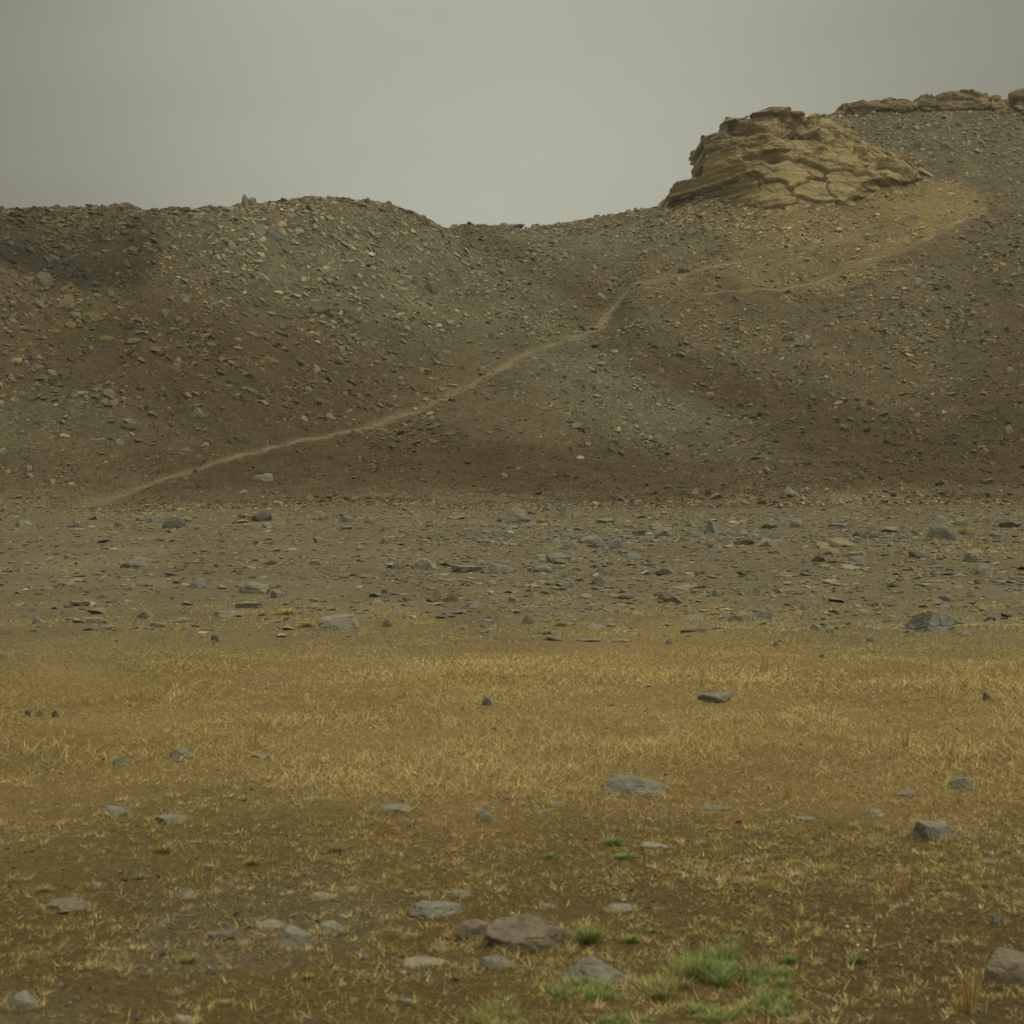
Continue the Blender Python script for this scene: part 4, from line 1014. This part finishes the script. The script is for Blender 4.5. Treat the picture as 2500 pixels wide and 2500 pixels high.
def tuft(name, u, v, wpx, hpx, n, cs, ws, lab, cat, group, lean=.4, seed=0, bw=.0022, curl=.5):
    r = np.random.default_rng(seed); x0, y0, z0 = hit(u, v)
    R = wpx / 2 / FP * y0; a = r.uniform(0, 2 * np.pi, n); q = np.abs(r.normal(0, .62, n)) * R * (0.7 + .5 * noise2(np.cos(a) * 2 + seed, np.sin(a) * 2, seed))
    x = x0 + np.cos(a) * q; y = y0 + np.sin(a) * q * .8
    edge = 1 - .5 * np.clip(q / R, 0, 1.3)
    if wpx > 90 and lean > .2:                       # a spreading patch: many small crowns
        k = r.integers(0, 14, n); ca = r.uniform(0, 2 * np.pi, 14); cq = np.sqrt(r.uniform(0, 1, 14)) * R
        cs_ = r.uniform(.10, .30, 14) * R; a = r.uniform(0, 2 * np.pi, n); q = np.abs(r.normal(0, 1, n)) * cs_[k]
        x = x0 + np.cos(ca)[k] * cq[k] + np.cos(a) * q; y = y0 + (np.sin(ca)[k] * cq[k]) * 1.3 + np.sin(a) * q
        edge = r.uniform(.35, .85, 14)[k]
    h = hpx / FP * y0 * r.uniform(.35, 1.1, n) * edge * (1 + .3 * noise2(x * 30, y * 30, seed))
    V, F, C = blades(x, y, h, np.full(n, max(bw, .00022 * y0)), pick(r, n, ws, cs), r, lean, curl, None, np.cos(a), np.sin(a))
    V = V - np.array([x0, y0, z0]); o = mesh_np(name, V, F, M_grass, C); o.location = (x0, y0, z0)
    return tag(o, lab, cat, group)
GR, GT = [GREEN * 2.15, GREEN * np.array([1.4, 2.0, 1.8]), OLIVE * 1.1, STRAW * .8, RUST * 1.1], [5, 3, 2.4, 2.2, .8]
TUFTS = [
 (1435,2300,62,52,900,"green tuft at the right end of the large brown rock"),
 (1540,2300,52,34,500,"small green tuft right of the large brown rock's own tuft"),
 (1590,2275,36,16,220,"low green sprig farthest back of the foreground green ones"),
 (1420,2425,130,52,1500,"green clump in front of the peaked grey rock"),
 (1625,2405,130,56,1700,"yellow-green clump between the peaked rock and the brightest tuft"),
 (1740,2375,165,78,2800,"largest and brightest green clump in the foreground"),
 (1870,2395,110,56,1300,"bluish-green clump trailing right of the brightest one"),
 (1615,2440,70,40,700,"dull green clump under the yellow-green one"),
 (1890,2455,130,50,1400,"long green clump near the bottom, sloping to the right"),
 (1735,2480,110,42,1300,"dark green tuft at the bottom edge left of the sloping clump"),
 (1540,2505,140,40,1200,"green strip cut by the bottom edge of the picture"),
 (1230,2480,170,46,1500,"mixed olive and green clump at the bottom centre"),
 (2095,2350,46,30,420,"round leafy green rosette on bare soil right of the clumps"),
 (1930,2350,50,26,400,"faint green tuft right behind the bluish-green clump"),
 (1808,2275,42,16,260,"thin green wisp on bare soil behind the brightest clump"),
 (1495,2062,64,26,600,"green patch in the lower grass below the wide grey boulder"),
 (1515,2095,90,22,600,"flat bluish-green patch just in front of the green patch"),
 (1345,2095,30,20,200,"tiny green sprig left of the flat bluish-green patch"),
 (2402,2165,40,20,300,"bright green sprig in the olive grass near the right edge"),
 (2070,2105,20,18,160,"tiny bright green shoot in the olive grass"),
 (2290,2175,26,18,160,"faint green shoot left of the bright sprig"),
 (1370,1528,56,14,420,"green plant patch at the front of the gravel band"),
 (1325,1548,80,12,420,"duller green patch lying before the gravel's green plant"),
 (550,2455,50,30,420,"yellow-green tuft on the gravelly soil, bottom left"),
 (460,2350,58,36,420,"yellowish tuft on gravelly soil left of the grey wedge rock"),
 (400,2080,56,30,380,"yellow-green tuft on the left soil behind the flat brown slab"),
 (615,2110,46,26,300,"yellow-green tuft behind the pale stones on the left soil"),
 (820,2080,60,34,340,"spiky yellow-green tuft at the grass edge, left of centre"),
 (110,2175,52,20,300,"yellowish tuft near the left picture edge"),
 (340,2145,56,18,300,"low yellow tuft with one tall stalk on the left soil"),
 (750,2500-110,36,24,240,"olive tuft below the grey wedge rock"),
]
for i, (u, v, w, h, n, lab) in enumerate(TUFTS):
    ws = GT if 'yellow' not in lab and 'olive' not in lab and 'mixed' not in lab else [1.5, .5, 4, 3, .6]
    tuft("grass_tuft", u, v, w, h, n, GR, ws, lab, 'grass tuft', 'green grass tufts', .55, 300 + i)
STK = [
 (2370,2470,80,150,80,"tall rusty stalk clump in front of the brown rock at the right"),
 (2215,2180,60,80,50,"upright green-brown stalk clump in olive grass on the right"),
 (1775,2100,40,70,36,"slim rusty stalk clump in the lower right grass"),
 (1880,2170,90,60,60,"broad low rusty stalk clump beside bare soil"),
 (488,2160,40,66,34,"rusty stalk clump standing on the left soil"),
 (620,1830,56,90,60,"orange stalk clump in the left straw"),
 (650,1790,60,60,50,"orange stalk clump close behind the left straw's clump"),
 (985,1705,40,50,40,"orange stalk clump in the far straw left of centre"),
 (1710,1675,60,60,46,"tall olive stalk clump in the far straw right of centre"),
 (1765,1660,50,44,36,"shorter olive stalk clump right of the far tall one"),
 (1865,1640,70,50,50,"olive stalk clump behind the far straw on the right"),
 (2210,1830,40,80,50,"golden stalk clump in the right straw"),
 (1925,1950,50,60,46,"golden stalk clump at the front of the right straw"),
 (1660,1960,44,70,40,"golden stalk clump right of the wide grey boulder"),
 (2320,1840,44,60,36,"thin golden stalk clump near the right edge"),
]
for i, (u, v, w, h, n, lab) in enumerate(STK):
    tuft("stalk_clump", u, v, w, h, n, [GOLD, RUST * 1.5, OLIVE, STRAW], [3, 3, 2, 1], lab, 'dry stalks', 'stalk clumps in the grass', .12, 400 + i, .0022, .12)
GOLDT = [(2330,1320,150,20,900,"golden grass along the foot of the tallest boulder"),(2430,1335,170,16,800,"golden grass trailing right from the tallest boulder"),
         (2352,1305,50,26,420,"golden tuft hugging the right side of the tallest boulder"),(1318,1275,34,14,300,"yellow tuft at the right foot of the grey pyramid boulder"),
         (2215,1545,40,16,260,"golden tuft at the left end of the two-toned boulder"),(2040,1535,44,10,220,"golden tuft behind small stones in front of the gravel"),
         (750,1530,50,24,420,"straw tuft at the left end of the broad oval boulder"),(700,1500,70,18,420,"pale straw patch behind the broad oval boulder"),
         (1880,1350,50,12,260,"golden tuft between stones right of the slate boulder")]
for i, (u, v, w, h, n, lab) in enumerate(GOLDT):
    tuft("grass_tuft", u, v, w, h, n, [GOLD, STRAW, OLIVE], [4, 2, 1], lab, 'grass tuft', 'golden grass tufts', .6, 500 + i, .006)

# moss cushions on the left hill
M_moss = tone_material("moss", .3, .95, 9, .6)
MOSS = [(272,724,30,14,"moss cushion highest on the left hill, below the dark hollow"),(225,782,50,22,"largest moss cushion, beside the tan boulder"),(170,800,36,12,"yellowish moss cushion under the tan boulder"),
 (136,816,26,10,"small moss cushion left of the yellowish one"),(258,832,40,10,"long bright moss streak on the left hill"),(325,838,46,18,"dull olive moss cushion right of the bright streak"),
 (513,848,32,10,"bright moss cushion alone on the brown slope"),(618,822,40,16,"dull moss cushion above the paired ones"),(660,882,50,14,"long moss cushion on the brown slope, left hill centre"),
 (700,954,26,12,"yellow moss cushion low on the left hill"),(618,962,30,16,"brownish moss cushion low on the left hill"),(485,924,24,10,"small brownish moss cushion on the brown slope"),
 (805,892,20,12,"faint moss cushion beside stones, right part of left hill"),(1048,1046,54,14,"green moss cushion just below the footpath"),(1100,1064,36,12,"dull moss cushion right of the one below the footpath"),
 (935,1056,40,14,"brown-yellow moss cushion directly under the footpath"),(2128,660,30,14,"blue-green low bush beside the ochre trail"),(2420,838,36,10,"yellow moss streak on the right slope")]
for i, (u, v, w, h, lab) in enumerate(MOSS):
    x, y, z = hit(u, v); V, F = ico(4); V = V.copy(); rr = w / 2.4 / FP * y
    z2 = terrain(V[:, 0] * rr + x, V[:, 1] * rr * 0.8 + y + .1)
    bl = 1 + .85 * fbm3(V[:, 0] * 1.8 + i, V[:, 1] * 1.8, V[:, 2] * 1.8, 600 + i, 5, .65)
    P = np.stack([V[:, 0] * rr * bl, V[:, 1] * rr * 0.8 * bl + .1, z2 - z + V[:, 2] * .07 * bl + .015], 1)
    c = np.array([0.108, 0.104, 0.040]) if not any(q in lab for q in ('brown', 'dull', 'yellow')) else np.array([0.13, 0.105, 0.045])
    if 'blue' in lab: c = np.array([0.10, 0.12, 0.075])
    o = mesh_np("moss_cushion", P, F, M_moss, np.broadcast_to(c, P.shape), smooth=True); o.location = (x, y, z)
    tag(o, lab, 'moss', 'moss cushions on the slopes')
# pale little caps on the bare soil
M_cap = stone_material("cap_white", (0.55, 0.45, 0.33), (0.48, 0.40, 0.30), 0.0)
for i, (u, v, lab) in enumerate([(2068,2264,"pale round mushroom cap on bare soil, farthest of the small row"),(2096,2276,"largest pale mushroom cap of the small row on bare soil"),
                                 (2094,2310,"pale mushroom cap just behind the leafy green rosette"),(2116,2323,"smallest pale mushroom cap, right behind the leafy rosette")]):
    x, y, z = hit(u, v); V, F = ico(3); rr = (6 if i == 1 else 4.5) / FP * y
    P = V * np.array([rr, rr, rr * .9]); P *= (1 + .06 * noise3(V[:, 0] * 3 + i, V[:, 1] * 3, V[:, 2] * 3, 7))[:, None]; P[:, 2] = np.where(P[:, 2] < 0, P[:, 2] * .5, P[:, 2]) + rr * .3
    o = mesh_np("mushroom", P, F, M_cap, smooth=True); o.location = (x, y, z); tag(o, lab, 'mushroom', 'pale mushroom caps on the soil')
hz = bpy.data.meshes.new("haze"); bm = bmesh.new(); bmesh.ops.create_cube(bm, size=1.0); bm.to_mesh(hz); bm.free()
hm = bpy.data.materials.new("haze_air"); hm.use_nodes = True; hm.node_tree.nodes.clear()
ho = hm.node_tree.nodes.new('ShaderNodeOutputMaterial'); hv = hm.node_tree.nodes.new('ShaderNodeVolumePrincipled')
hv.inputs['Color'].default_value = (1.0, 0.95, 0.76, 1); hv.inputs['Density'].default_value = HAZE; hv.inputs['Anisotropy'].default_value = 0.2
hm.node_tree.links.new(hv.outputs[0], ho.inputs['Volume']); hz.materials.append(hm)
o = link(bpy.data.objects.new("haze", hz)); o.scale = (1300, 500, 70); o.location = (0, 120, -4); tag(o, "thin warm haze in the air over the whole valley", 'haze', kind='stuff')
print("objects", len(bpy.data.objects))
